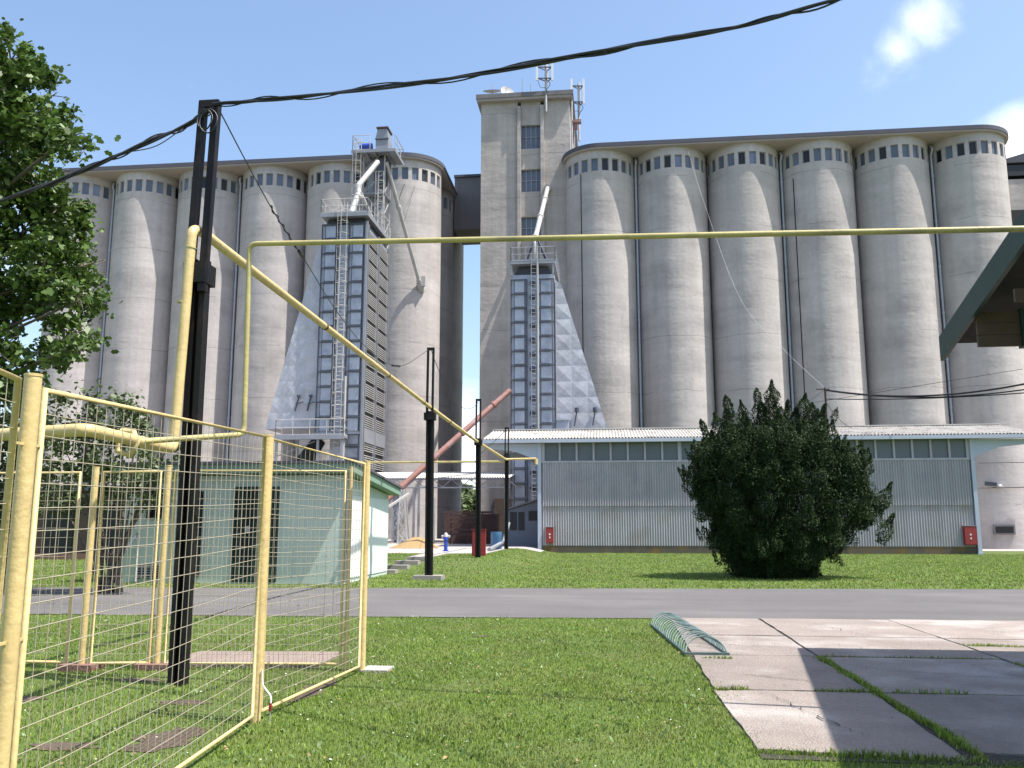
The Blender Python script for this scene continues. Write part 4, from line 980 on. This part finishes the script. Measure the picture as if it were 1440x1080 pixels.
g1 = [at(306, 150, Y=8.7), at(345, 225, Y=10), at(385, 298, Y=12), at(430, 368, Y=14), at(475, 440, Y=17.), at(520, 493, Y=20), at(562, 515, Y=23), at(604, 491, Y=25.6)]
g1s = spline(g1, 8)
gw = tag(MB().tube(g1s, .008, 5).build('guy_wire', M['cable'], origin=g1[0]), 'sagging guy wire with spiral ties from the tall post to the second post', 'wire')
mb = MB(); a = g1s[15]; b = g1s[23]; dd = (b-a)
mb.tube([a+dd*(i/40)+Vector((.018*math.cos(i*.9), .02*math.sin(i*.9), .018*math.sin(i*.9))) for i in range(41)], .011, 5); mb.tube([b-dd*.1, b+dd*.03], .03, 6)
mb.build('spiral_tie', M['cable'], gw); MB().tube([g1s[46], g1s[48]], .03, 6).build('insulator', M['cable'], gw)
tag(MB().tube(sag(at(606, 491, Y=25.6), at(673, 565, Y=34.6), .9), .010, 5).build('guy_wire', M['cable']), 'guy wire between the second and third black posts', 'wire')
tag(MB().tube(sag(at(673, 620, Y=34.6), at(646, 633, Y=50), .1), .010, 5).build('guy_wire', M['cable']), 'thin wire running back from the third black post into the yard', 'wire')
tag(MB().tube(sag(at(712, 604, Y=46), at(673, 640, Y=47), .05), .012, 5).build('guy_wire', M['cable']), 'short wire slanting left from the top of the farthest post', 'wire')

# ------------------------------------------------------------------ yellow mesh fence
P0 = Vector((-2.575, 3.62, 0)); P1 = Vector((-2.915, 7.2, 0)); P2 = Vector((-2.75, 9.72, 0)); PL = Vector((-2.26, 2.2, 0)); FH = 2.24
FH1 = 2.33
def wmesh(a, b, z0, z1, zs1, s=.1, sv=.108, r=.0022):
    mb = MB(); a = Vector(a); b = Vector(b); L_ = (b-a).length; n = max(2, round(L_/s))
    zt = lambda t: z1+(zs1-z1)*t
    for k in range(1, n):
        t = k/n; p = a.lerp(b, t); j = random.uniform(-.003, .003)
        mb.tube([(p.x, p.y+j, z0), (p.x, p.y-j, zt(t))], r, 4, cap=False)
    m_ = round((z1-z0)/sv)
    for k in range(1, m_):
        z = z0+(z1-z0)*k/m_; ze = z0+(zs1-z0)*k/m_; q = []
        for i in range(9):
            t = i/8; p = a.lerp(b, t); q.append((p.x, p.y, z+(ze-z)*t+random.uniform(-.004, .004)+(-.008*math.sin(t*PI))))
        mb.tube(q, r*1.15, 4, cap=False)
    return mb
def panel(parent, a, b, z0=.07, z1=2.2, zs1=2.2, r=.0165, s=.1):
    a = Vector(a); b = Vector(b); up = lambda p, z: Vector((p.x, p.y, z))
    MB().tube([up(a, z0), up(a, z1), up(b, zs1), up(b, z0), up(a, z0)], r, 10).build('panel_frame', M['yellow'], parent)
    wmesh(a, b, z0, z1, zs1, s).build('wire_mesh', M['wire'], parent)
def fpost(parent, p, h, r):
    mb = MB(); mb.tube([(p.x, p.y, -.05), (p.x, p.y, h)], r, 18); mb.tube([(p.x, p.y, h), (p.x, p.y, h+.012)], r*1.06, 18); mb.build('fence_post', M['yellow'], parent)
fr_ = thing('mesh_fence', (-2.7, 6, 0), 'near run of yellow tube and wire mesh fence leading back from the foreground', 'fence', 'sides of the yellow gas station enclosure')
dv = lambda a, b, t: a.lerp(b, t)
fpost(fr_, P0, 2.255, .037); fpost(fr_, P1, 2.345, .043); fpost(fr_, P2, 2.30, .04)
panel(fr_, dv(P0, P1, .028), dv(P0, P1, .975), z1=2.21, zs1=2.335); panel(fr_, dv(P1, P2, .035), dv(P1, P2, .965), z1=2.325, zs1=2.275); panel(fr_, PL, dv(PL, P0, .90), z1=2.26, zs1=2.22)
mb = MB()
for z in (1.95, 1.1, .45):
    for d_ in (-1, 1): mb.bar((P0.x, P0.y, z), (P0.x-d_*.008, P0.y+d_*.12, z), .012)
mb.build('panel_hinge', M['yellow'], fr_)
rear = thing('mesh_fence', (-6, 9.7, 0), 'rear run of the yellow mesh fence facing the road, behind the tall black post', 'fence', 'sides of the yellow gas station enclosure')
Q0 = Vector((-2.95, 9.78, 0)); Q1 = at(231, 938, Z=0); Q1.y = 9.62; Q1.z = 0; Q2 = at(107, 944, Z=0); Q2.y = 9.5; Q2.z = 0
fpost(rear, Q0, 2.24, .022); fpost(rear, Q1, 2.26, .038); fpost(rear, Q2, 2.24, .038)
panel(rear, dv(Q0, Q1, .03), dv(Q0, Q1, .96), z1=2.2, zs1=2.21, r=.016); panel(rear, dv(Q1, Q2, .1), dv(Q1, Q2, .88), z1=2.2, zs1=2.19, r=.02)
Q3 = Vector((-11.6, 9.6, 0)); 
panel(rear, Q2+Vector((-.22, .05, 0)), (Q2+Q3)/2, z1=2.19, zs1=2.19, r=.018); fpost(rear, (Q2+Q3)/2+Vector((-.06, 0, 0)), 2.24, .04); panel(rear, (Q2+Q3)/2+Vector((-.12, 0, 0)), Q3, z1=2.19, zs1=2.19, r=.018)
for q, nm in ((Q1, 'brick footing under the middle post of the rear fence'), (Q2, 'brick footing under the left post of the rear fence')):
    tag(MB().box((q.x-.2, q.y-.13, -.02), (q.x+.2, q.y+.12, .07)).build('brick_footing', M['brick']), nm, 'footing')
tag(MB().box((P2.x+.0, P2.y-.06, -.02), (P2.x+.30, P2.y+.26, .03)).build('concrete_footing', M['yard']), 'small flat concrete block at the foot of the far corner fence post', 'footing')
# drain pipe with valve at the middle post
vp = thing('drain_valve', (P1.x+.1, P1.y-.05, 0), 'short white bent pipe with red valve at the foot of the middle fence post', 'valve')
mb = MB(); x, y = P1.x+.05, P1.y-.03
mb.tube(bend([(x, y, .42), (x+.01, y, .3), (x+.10, y-.03, .22), (x+.10, y-.04, .13)], .03), .0075, 8); mb.build('bent_pipe', M['white'], vp)
mb = MB(); mb.tube([(x+.10, y-.04, .17), (x+.10, y-.04, .11)], .012, 8); mb.box((x+.09, y-.06, .137), (x+.11, y-.01, .147)); mb.build('valve_handle', M['red'], vp)
mb = MB(); mb.tube([(x+.10, y-.04, .12), (x+.098, y-.04, -.02)], .005, 6); mb.build('thin_stem', M['lightsteel'], vp)

# ------------------------------------------------------------------ mint building
gb_ = thing('mint_building', (-10.4, 25.6, 0), 'small mint green rendered building with black double door behind the mesh fence', 'building')
GX0, GX1, GY0, GY1 = -13.55, -7.2, 23.4, 28.1
gz = lambda y: 2.93-(y-GY0)*.085
mb = MB(); mb.hexa([(GX0, GY0, -.05), (GX1, GY0, -.05), (GX1, GY1, -.05), (GX0, GY1, -.05), (GX0, GY0, gz(GY0)), (GX1, GY0, gz(GY0)), (GX1, GY1, gz(GY1)), (GX0, GY1, gz(GY1))]); mb.build('wall', M['greenwall'], gb_)
MB().box((GX1+.003, GY0+.25, .12), (GX1+.02, GY1-.05, gz(GY1)-.15)).build('sunlit_gable_render', M['mintlit'], gb_)  # thin overlay whose pale tone paints the sun on this side
o_ = .32; mb = MB(); y0, y1 = GY0-.35, GY1+.35
mb.hexa([(GX0-o_, y0, gz(y0)+.03), (GX1+o_, y0, gz(y0)+.03), (GX1+o_, y1, gz(y1)+.03), (GX0-o_, y1, gz(y1)+.03), (GX0-o_, y0, gz(y0)+.27), (GX1+o_, y0, gz(y0)+.27), (GX1+o_, y1, gz(y1)+.24), (GX0-o_, y1, gz(y1)+.24)]); mb.build('fascia', M['greentrim'], gb_)
mb = MB(); mb.hexa([(GX0-o_-.05, y0-.05, gz(y0)+.275), (GX1+o_+.05, y0-.05, gz(y0)+.275), (GX1+o_+.05, y1, gz(y1)+.245), (GX0-o_-.05, y1, gz(y1)+.245), (GX0-o_-.05, y0-.05, gz(y0)+.34), (GX1+o_+.05, y0-.05, gz(y0)+.34), (GX1+o_+.05, y1, gz(y1)+.31), (GX0-o_-.05, y1, gz(y1)+.31)]); mb.build('roof', M['roofedge'], gb_)
def gx(px): return at(px, 740, Y=GY0).x
dx0, dx1 = gx(330), gx(391)
d = MB().box((dx0, GY0-.03, .05), (dx1, GY0-.004, 2.62)).build('door', M['gap'], gb_)
mb = MB()
for k in range(9): x = dx0+(dx1-dx0)*k/8; mb.box((x-.018, GY0-.07, .08), (x+.018, GY0-.034, 2.6))
for z in (.1, .9, 1.75, 2.55): mb.box((dx0, GY0-.085, z), (dx1, GY0-.072, z+.04))
mb.build('security_grille', M['darkgreen'], d)
xm = gx(350); MB().box((xm-.07, GY0-.10, 1.35), (xm+.07, GY0-.087, 1.55)).build('lock_plate', M['lightsteel'], d)
wn = MB().box((gx(207), GY0-.02, 1.75), (gx(238), GY0-.004, 2.6)).build('window', M['paned'], gb_)
mb = MB()
for k in range(6): x = gx(207)+(gx(238)-gx(207))*k/5; mb.box((x-.015, GY0-.06, 1.75), (x+.015, GY0-.03, 2.6))
mb.build('window_grille', M['black'], wn)
gr = MB().box((gx(199), GY0-.05, .12), (gx(231), GY0-.004, .5)).build('vent_grille', M['gap'], gb_)
mb = MB()
for k in range(6): mb.box((gx(199), GY0-.08, .14+k*.065), (gx(231), GY0-.053, .165+k*.065))
for k in range(6): x = gx(199)+(gx(231)-gx(199))*k/5; mb.box((x-.012, GY0-.10, .12), (x+.012, GY0-.083, .5))
mb.build('grille_bars', M['acgrey'], gr)
MB().tube([(gx(198), GY0-.08, .05), (gx(198), GY0-.08, 1.05)], .03, 8).build('white_pipe', M['white'], gb_)
MB().box((gx(276), GY0-.25, .2), (gx(284), GY0-.004, 2.5)).build('meter_box', M['black'], gb_)
MB().tube([(GX1+.08, GY0+.0, .05), (GX1+.08, GY0+.0, gz(GY0)+.05)], .06, 8).build('downpipe', M['steel'], gb_)
mb = MB(); corrugated(mb, (GX1+.03, GY0+.15, .15), (0, 1.6, 0), (0, 0, 2.1), .2, .02, (1, 0, 0)); mb.build('white_shutter', M['white'], gb_)
# pole leaning on mint building
tag(MB().tube([(-13.6, 22.6, .02), (-13.05, 23.3, 1.35)], .03, 6).build('leaning_pole', M['bluegrey']), 'dark thin pole leaning against the left end of the mint building', 'pole')
# low brick outbuilding far left
ob = thing('brick_outbuilding', (-22, 34, 0), 'dark low brick outbuilding in the shade left of the mint building', 'building')
MB().box((-34, 33, -.05), (-17.5, 38, 2.9)).build('wall', M['wood'], ob); MB().box((-34.4, 32.6, 2.903), (-17.1, 38.4, 3.1)).build('roof', M['roofedge'], ob)
for x in (-24.5, -21.8, -19.6): MB().box((x-.6, 32.95, .1), (x+.6, 32.99, 2.3)).build('door', M['paned'], ob)
MB().box((-34, 32.8, -.05), (-17.5, 32.94, .45)).build('plinth', M['brick'], ob)

# ------------------------------------------------------------------ green canopy on the right
gc = thing('timber_canopy', (4.6, 8, 0), 'timber canopy roof with dark green barge board at the right edge', 'canopy')
tipx = at(1320, 474, Y=11.5).x; e0 = 11.5; ez = at(1320, 474, Y=11.5).z; sl = .31; yr = 3.2; rzz = ez+(e0-yr)*sl
mb = MB(); mb.hexa([(tipx, yr, rzz-.31), (tipx+.05, yr, rzz-.31), (tipx+.05, e0, ez-.31), (tipx, e0, ez-.31), (tipx, yr, rzz), (tipx+.05, yr, rzz), (tipx+.05, e0, ez), (tipx, e0, ez)])
mb.hexa([(tipx, -3, rzz-.31-(yr+3)*sl), (tipx+.05, -3, rzz-.31-(yr+3)*sl), (tipx+.05, yr-.003, rzz-.31), (tipx, yr-.003, rzz-.31), (tipx, -3, rzz-(yr+3)*sl), (tipx+.05, -3, rzz-(yr+3)*sl), (tipx+.05, yr-.003, rzz), (tipx, yr-.003, rzz)])
mb.build('barge_board', M['darkgreen'], gc)
mb = MB()
for a, b, za, zb in ((yr, e0+.03, rzz, ez), (-3, yr, rzz-(yr+3)*sl, rzz)):
    mb.hexa([(tipx+.055, a, za-.08), (13, a, za-.08), (13, b, zb-.08), (tipx+.055, b, zb-.08), (tipx+.055, a, za-.01), (13, a, za-.01), (13, b, zb-.01), (tipx+.055, b, zb-.01)])
mb.build('roof', M['shadedboards'], gc)
yb = e0-1.0; zb0 = at(1385, 488, Y=yb).z; zb1 = at(1385, 438, Y=yb).z; xr_ = at(1435, 460, Y=yb).x
for k in range(3): MB().box((tipx+.07, yb, zb0+k*(zb1-zb0)/3+.006), (xr_, yb+.04, zb0+(k+1)*(zb1-zb0)/3-.006)).build('eave_board', M['wood'], gc)
zc = at(1385, 425, Y=yb-1).z; MB().box((tipx+.07, yb-1, zc), (xr_, yb-.96, zc+.14)).build('tie_beam', M['wood'], gc)
MB().box((xr_+.005, yb-.02, zb0-.01), (xr_+.12, yb+.1, zb1+.02)).build('end_block', M['darkgreen'], gc)
mb = MB(); 
for x in (5.6, 7.8, 10.): mb.bar((x, yr, rzz-.2), (x, e0, ez-.2), .08, .16)
mb.build('rafter', M['wood'], gc)
for x, y in ((5.4, 9.6), (5.4, 4), (9.5, 9.6)): MB().box((x-.07, y-.07, 0), (x+.07, y+.07, ez+(e0-y)*sl-.1)).build('post', M['darkgreen'], gc)
# ------------------------------------------------------------------ bicycle rack of hoops
rk = thing('bicycle_rack', (1.12, 12.6, 0), 'row of faded green steel hoops forming a low bicycle rack at the paving edge', 'bicycle rack')
for k in range(19):
    y = 11.3+k*.165+random.uniform(-.03, .03); xo = .88-.016*k; w = .50; n = 14
    pts = [(xo+w/2-w/2*math.cos(PI*i/n), y+(.30+.02*(k%3))*math.sin(PI*i/n), .03+.175*math.sin(PI*i/n)) for i in range(n+1)]
    MB().tube(pts, .010, 6).build('hoop', M['hose'], rk)
mb = MB(); mb.bar((.88, 11.25, .035), (.60, 14.4, .035), .03); mb.bar((1.38, 11.25, .035), (1.10, 14.4, .035), .03); mb.bar((.86, 11.25, .04), (1.40, 11.25, .04), .03); mb.build('base_rail', M['hose'], rk)
# ------------------------------------------------------------------ foliage
def leaves(pts, size, name, mat, parent, up=.35, elong=1.5, lobes=True, dirs=None):
    n = len(pts); nrm = rng.normal(0, 1, (n, 3)); nrm[:, 2] = np.abs(nrm[:, 2])+up; nrm /= np.linalg.norm(nrm, axis=1)[:, None]
    t = rng.normal(0, 1, (n, 3)) if dirs is None else dirs+rng.normal(0, .35, (n, 3)); t -= nrm*(t*nrm).sum(1)[:, None]; t /= np.linalg.norm(t, axis=1)[:, None]
    b = np.cross(nrm, t); s = size*rng.uniform(.6, 1.3, n)[:, None]
    if lobes: prof = [(-.5, 0, 0), (-.2, .42, .06), (.1, .30, .02), (.25, .45, .05), (.6, 0, -.08), (.25, -.45, .05), (.1, -.30, .02), (-.2, -.42, .06)]
    else: prof = [(-.5, 0, 0), (0, .22, .03), (.5, 0, 0), (0, -.22, .03)]
    k = len(prof); V = np.zeros((n, k, 3))
    for i, (a, c, h) in enumerate(prof): V[:, i] = pts+t*s*a*elong/1.2+b*s*c+nrm*s*h*1.5
    V -= np.array(W[parent.name])
    me = bpy.data.meshes.new(name); me.vertices.add(n*k); me.vertices.foreach_set('co', V.ravel())
    me.loops.add(n*k); me.loops.foreach_set('vertex_index', np.arange(n*k)); me.polygons.add(n); me.polygons.foreach_set('loop_start', np.arange(n)*k)
    me.materials.append(mat); me.update(calc_edges=True)
    o = bpy.data.objects.new(name, me); col.objects.link(o); o.parent = parent; W[o.name] = W[parent.name]
    return o
def clumps(cl, dens, sub=9, rs=.32):
    """cl: (centre, radius). Returns points in small twig clusters gathered toward the clump surface"""
    out = []
    for c, r in cl:
        ns = max(4, int(sub*(r/.8)**2))
        d = rng.normal(0, 1, (ns, 3)); d /= np.linalg.norm(d, axis=1)[:, None]
        sc = np.array(c)+d*(r*rng.uniform(.35, 1., ns)**.7)[:, None]
        for s in sc:
            m = int(dens*rng.uniform(.5, 1.4)); out.append(s+rng.normal(0, 1, (m, 3))*rs*np.array([1, 1, .7])*rng.uniform(.6, 1.2))
    return np.concatenate(out)
# broad-leaved tree at left
tr = thing('broadleaf_tree', (-15.5, 17.5, 0), 'tall broad-leaved tree with glossy lobed leaves at the left edge', 'tree')
cp = [(15, 85, .8), (45, 100, .75), (-20, 130, 1.1), (30, 150, 1.), (75, 165, .65), (92, 195, .5), (60, 205, .7), (10, 220, 1.0), (-40, 230, 1.2), (45, 260, .75),
      (75, 300, .8), (25, 310, 1.1), (105, 310, .6), (-30, 330, 1.3), (100, 372, .75), (60, 375, .95), (10, 395, 1.), (112, 375, .45), (85, 430, .75), (45, 430, .6), (105, 425, .5),
      (90, 478, .6), (70, 505, .35), (104, 488, .45), (-20, 440, .9), (0, 490, .5), (30, 522, .4), (-40, 520, .9), (12, 545, .4), (-90, 100, 1.3), (-110, 250, 1.5), (-110, 400, 1.5), (-180, 180, 1.6), (-180, 330, 1.6), (-100, 520, 1.1), (-60, 40, 1.0)]
cl = [(at(px, py, Y=random.uniform(15.8, 19.0)), r*.93) for px, py, r in cp]
leaves(clumps(cl, 58, sub=17, rs=.16), .115, 'crown', M['leaf'], tr)
mb = MB(); trunk = Vector((-15.6, 17.5, 0)); 
def lim(a, b, r0, r1):
    a = Vector(a); b = Vector(b); m1 = a.lerp(b, .5)+Vector((random.uniform(-.3, .3), random.uniform(-.3, .3), .25)); q = spline([a, m1, b], 5)
    mb.tube(q, [r0+(r1-r0)*i/(len(q)-1) for i in range(len(q))], 7)
mb.tube([(-15.6, 17.5, -.1), (-15.5, 17.5, 2.5), (-15.3, 17.4, 6), (-15.2, 17.4, 10), (-14.8, 17.4, 12)], [.36, .3, .24, .14, .05], 10)
for c, r in cl:
    z = max(1.8, c.z-1.6-random.random()); base = Vector((-15.4, 17.45, z)); lim(base, c, .07, .018)
    for k in range(3): lim(c, c+Vector((random.uniform(-r, r), random.uniform(-r, r), random.uniform(-r, r)))*.8, .018, .006)
mb.build('trunk', M['bark'], tr)
# shrubs behind fence at left
def shrub(lb, cps, Yr, dens, size, base, name='shrub', mat='leafb', sub=16, rs=.16, grp='shrubs beside the mint building', cat='shrub'):
    t = thing(name, base, lb, cat, grp); c_ = [(at(px, py, Y=random.uniform(*Yr)), r) for px, py, r in cps]
    leaves(clumps(c_, dens, sub=sub, rs=rs), size, 'crown', M[mat], t)
    mb = MB()
    for c, r in c_:
        b0 = Vector(base)+Vector((random.uniform(-.25, .25), random.uniform(-.2, .2), 0)); q = spline([b0, b0.lerp(c, .5)+Vector((0, 0, .2)), c], 4)
        mb.tube(q, [.05-.04*i/(len(q)-1) for i in range(len(q))], 6)
    mb.build('trunk', M['bark'], t)
shrub('bushy small-leaved shrub rising above the fence rail left of the fat yellow riser', [(150, 600, .8), (110, 590, .6), (175, 565, .35), (200, 620, .6), (130, 560, .3), (160, 650, .9), (95, 640, .8), (215, 665, .5), (185, 700, .45), (120, 700, .8), (75, 690, .7), (235, 630, .3), (200, 590, .3), (220, 690, .35)], (18.5, 20.5), 44, .085, (-11.6, 19.6, 0))
shrub('dark shrub filling the left edge under the tree', [(40, 570, .8), (0, 600, 1.), (50, 640, .9), (10, 680, 1.), (60, 700, .6), (-50, 620, 1.2), (-40, 700, 1.2), (30, 600, .7), (75, 600, .5)], (18.5, 21), 44, .09, (-14.2, 19.9, 0))
shrub('leafy tree far beyond the yard, seen through the gap under the tower bridge', [(650, 700, 1.8), (665, 708, 1.8), (640, 712, 1.5), (676, 715, 1.8), (655, 722, 2.2), (630, 715, 2.), (690, 712, 2.)], (120, 128), 40, .5, (-20, 124, 0), name='distant_tree', mat='leaff', sub=12, rs=.6, grp=None, cat='tree')
# conifer on the lawn
jn = thing('conifer', (5.05, 27.7, 0), 'dense dark green multi-stemmed conifer on the lawn in front of the corrugated shed', 'conifer')
tips = [(1085, 534, 27.4), (1064, 546, 27.8), (1020, 556, 27.5), (1041, 562, 28.2), (985, 590, 27.6), (1108, 562, 28.), (1133, 553, 27.5), (1160, 568, 27.3), (1150, 575, 28.2), (1213, 620, 27.8), (1172, 590, 27.9), (1222, 630, 28.), (1004, 580, 28.2), (972, 625, 27.5), (1254, 678, 27.8), (1257, 722, 27.6), (1225, 640, 27.2), (1095, 575, 26.8), (1125, 590, 26.5), (1050, 585, 26.6), (1010, 610, 26.5), (1180, 620, 26.7), (1196, 655, 26.8), (960, 660, 27.8)]
spikes = []
wide = [(1085, 548, 27.7, .30), (1070, 565, 27.5, .42), (1098, 572, 27.9, .42), (1045, 578, 27.7, .40), (1120, 572, 27.6, .42), (1142, 566, 27.9, .40), (1160, 585, 27.6, .42), (1020, 575, 28., .38), (1000, 605, 27.7, .42), (1080, 590, 27.2, .45), (1130, 590, 27.1, .42), (1190, 625, 27.7, .40), (975, 640, 27.8, .42), (1212, 632, 27.7, .34)]
root = Vector((4.75, 27.8, .1)); wsp = [(at(a, b, Y=c), 1.7, d) for a, b, c, d in wide]
for px, py, Y in tips:
    tp = at(px, py, Y=Y); spikes.append((tp, random.uniform(1.2, 1.8) if py < 600 else 1.0, random.uniform(.24, .33)))
prof = [(.1, -1.0, .75), (.5, -1.2, 1.0), (1.2, -1.85, 1.9), (1.9, -2.4, 3.1), (2.6, -2.75, 3.4), (3.4, -2.65, 2.75), (4.0, -2.2, 2.1), (4.5, -1.6, 1.5)]
spikes += wsp
for _ in range(270):
    k = random.uniform(0, len(prof)-1.01); i = int(k); f = k-i; z = prof[i][0]*(1-f)+prof[i+1][0]*f; xl = prof[i][1]*(1-f)+prof[i+1][1]*f; xr = prof[i][2]*(1-f)+prof[i+1][2]*f
    a = random.uniform(0, 2*PI); cx = 4.95+(xl+xr)/2; hx_ = (xr-xl)/2; q = random.uniform(.72, 1.)
    spikes.append((Vector((cx+hx_*q*math.cos(a), 27.75+min(2.1, hx_*.95)*q*math.sin(a), z+random.uniform(.05, .35))), random.uniform(.5, 1.1), random.uniform(.22, .42)))
for _ in range(150):
    tp, l0, r0 = random.choice(spikes[24:]); d0 = (tp-Vector((4.95, 27.75, tp.z))).normalized(); spikes.append((tp+d0*random.uniform(.1, .3)+Vector((random.uniform(-.2, .2), 0, random.uniform(-.2, .1))), random.uniform(.3, .5), random.uniform(.07, .12)))
pts = []; dirs = []
for tp, ln, r in spikes:
    ax = (tp-Vector((4.9, 27.75, tp.z-3.0))).normalized(); ax = (ax+Vector((0, 0, .8))).normalized()
    n = int(1500*ln*r/.3*.8); t_ = rng.uniform(0, 1, n); rad = r*np.minimum(1, (t_*3.6)**.62)*(.5+.5*t_)*(1+.35*np.sin(t_*ln*9+tp.x*7))*rng.uniform(.3, 1, n)**.5
    an = rng.uniform(0, 2*PI, n); ux = ax.orthogonal().normalized(); uy = ax.cross(ux)
    P_ = np.array(tp)[None]-np.array(ax)[None]*(t_*ln)[:, None]+np.array(ux)[None]*(rad*np.cos(an))[:, None]+np.array(uy)[None]*(rad*np.sin(an))[:, None]
    out = np.array(ux)[None]*np.cos(an)[:, None]+np.array(uy)[None]*np.sin(an)[:, None]
    pts.append(P_); dirs.append(out*.6+np.array(ax)[None]*1.)
# inner fill so that the heart is dense
nf = 110000; a = rng.uniform(0, 2*PI, nf); k = rng.uniform(0, len(prof)-1.01, nf); i = k.astype(int); f = k-i; pr = np.array(prof)
z = pr[i, 0]*(1-f)+pr[i+1, 0]*f; xl = pr[i, 1]*(1-f)+pr[i+1, 1]*f; xr = pr[i, 2]*(1-f)+pr[i+1, 2]*f; q = rng.uniform(0, .86, nf)**.6
P_ = np.stack([4.95+(xl+xr)/2+(xr-xl)/2*q*np.cos(a), 27.75+np.minimum(2., (xr-xl)/2*.9)*q*np.sin(a), z], 1); pts.append(P_); dirs.append(np.tile([0, 0, 1.], (nf, 1)))
P_ = np.concatenate(pts); D_ = np.concatenate(dirs); kk_ = P_[:, 2] > .04
leaves(P_[kk_], .062, 'crown', M['juniper'], jn, up=.1, elong=1.5, lobes=False, dirs=D_[kk_])
mb = MB()
for k in range(14):
    tp = spikes[k][0]; b0 = root+Vector((random.uniform(-.5, .5), random.uniform(-.3, .3), -.15)); q = spline([b0, b0.lerp(tp, .45)+Vector((0, 0, .1)), tp-Vector((0, 0, .6))], 5); mb.tube(q, [.09-.075*i/(len(q)-1) for i in range(len(q))], 6)
mb.build('trunk', M['barkred'], jn)

# ------------------------------------------------------------------ light, sky, camera
EL = 64.; AZ = 75.
sd = Vector((math.sin(R(AZ))*math.cos(R(EL)), -math.cos(R(AZ))*math.cos(R(EL)), math.sin(R(EL))))
sun = bpy.data.lights.new('sun', 'SUN'); sun.energy = 5.0; sun.angle = R(.5); sun.color = (1., .95, .87)
so = bpy.data.objects.new('sun', sun); col.objects.link(so); so.rotation_euler = sd.to_track_quat('Z', 'Y').to_euler(); so.location = (0, 0, 60)
w = bpy.data.worlds.new('World'); scn.world = w; w.use_nodes = True; nt = w.node_tree; N = nt.nodes; L = nt.links
bg = N['Background']; bg.inputs['Strength'].default_value = .15
sky = N.new('ShaderNodeTexSky'); sky.sky_type = 'NISHITA'; sky.sun_disc = False; sky.sun_elevation = R(EL); sky.sun_rotation = R(180-AZ); sky.air_density = 1.15; sky.dust_density = 1.8; sky.ozone_density = 2.2
# clouds: soft noise in a few parts of the sky
tc = N.new('ShaderNodeTexCoord')
def mth(op, a, b=None, clamp=False):
    n = N.new('ShaderNodeMath'); n.operation = op; n.use_clamp = clamp
    for i, q in enumerate((a, b)):
        if q is None: continue
        if isinstance(q, (int, float)): n.inputs[i].default_value = q
        else: L.new(q, n.inputs[i])
    return n.outputs[0]
ns = N.new('ShaderNodeTexNoise'); ns.inputs['Scale'].default_value = 7.; ns.inputs['Detail'].default_value = 9.; ns.inputs['Roughness'].default_value = .58; ns.inputs['Distortion'].default_value = .4
mpn = N.new('ShaderNodeMapping'); mpn.inputs['Scale'].default_value = (1, 1, 1.4); L.new(tc.outputs['Generated'], mpn.inputs[0]); L.new(mpn.outputs[0], ns.inputs['Vector'])
tot = None
for (px, py, rad, g) in ((1295, 25, .045, .46), (1262, 70, .045, .44), (1225, 95, .04, .40), (1180, 120, .035, .38), (1395, 235, .045, 1.0), (1440, 205, .05, 1.1), (1425, 105, .02, .5), (655, 600, .05, 1.0), (700, 640, .07, 1.0), (30, 500, .1, .5), (1000, 640, .3, .5), (2000, 300, .3, .5), (-600, 500, .4, .8)):
    d = Vector(ray(px, py)).normalized()
    dp = N.new('ShaderNodeVectorMath'); dp.operation = 'DISTANCE'; L.new(tc.outputs['Generated'], dp.inputs[0]); dp.inputs[1].default_value = d
    m = mth('MULTIPLY', mth('SUBTRACT', 1., mth('DIVIDE', dp.outputs['Value'], rad*1.6), True), g)
    tot = m if tot is None else mth('MAXIMUM', tot, m)
cm = mth('SUBTRACT', mth('ADD', mth('MULTIPLY', ns.outputs['Fac'], 1.5), tot), 1.12)
mr = N.new('ShaderNodeMapRange'); mr.interpolation_type = 'SMOOTHSTEP'; mr.inputs['From Min'].default_value = 0.; mr.inputs['From Max'].default_value = .62; L.new(mth('MULTIPLY', cm, mth('GREATER_THAN', tot, .001)), mr.inputs['Value'])
mx = N.new('ShaderNodeMix'); mx.data_type = 'RGBA'; mx.inputs['B'].default_value = (7.4, 7.6, 8., 1)
L.new(mth('MULTIPLY', mr.outputs[0], .9), mx.inputs['Factor']); L.new(sky.outputs[0], mx.inputs['A']); L.new(mx.outputs['Result'], bg.inputs['Color'])
cam = bpy.data.cameras.new('camera'); co = bpy.data.objects.new('camera', cam); col.objects.link(co)
cam.sensor_width = 36; cam.lens = F/1440*36; cam.clip_end = 3000; cam.clip_start = .05
co.location = (0, 0, EYE); co.rotation_euler = (R(90)+PIT, 0, YAW); scn.camera = co
scn.view_settings.view_transform = 'Standard'; scn.view_settings.look = 'None'; scn.view_settings.gamma = 1; scn.view_settings.exposure = 0.75
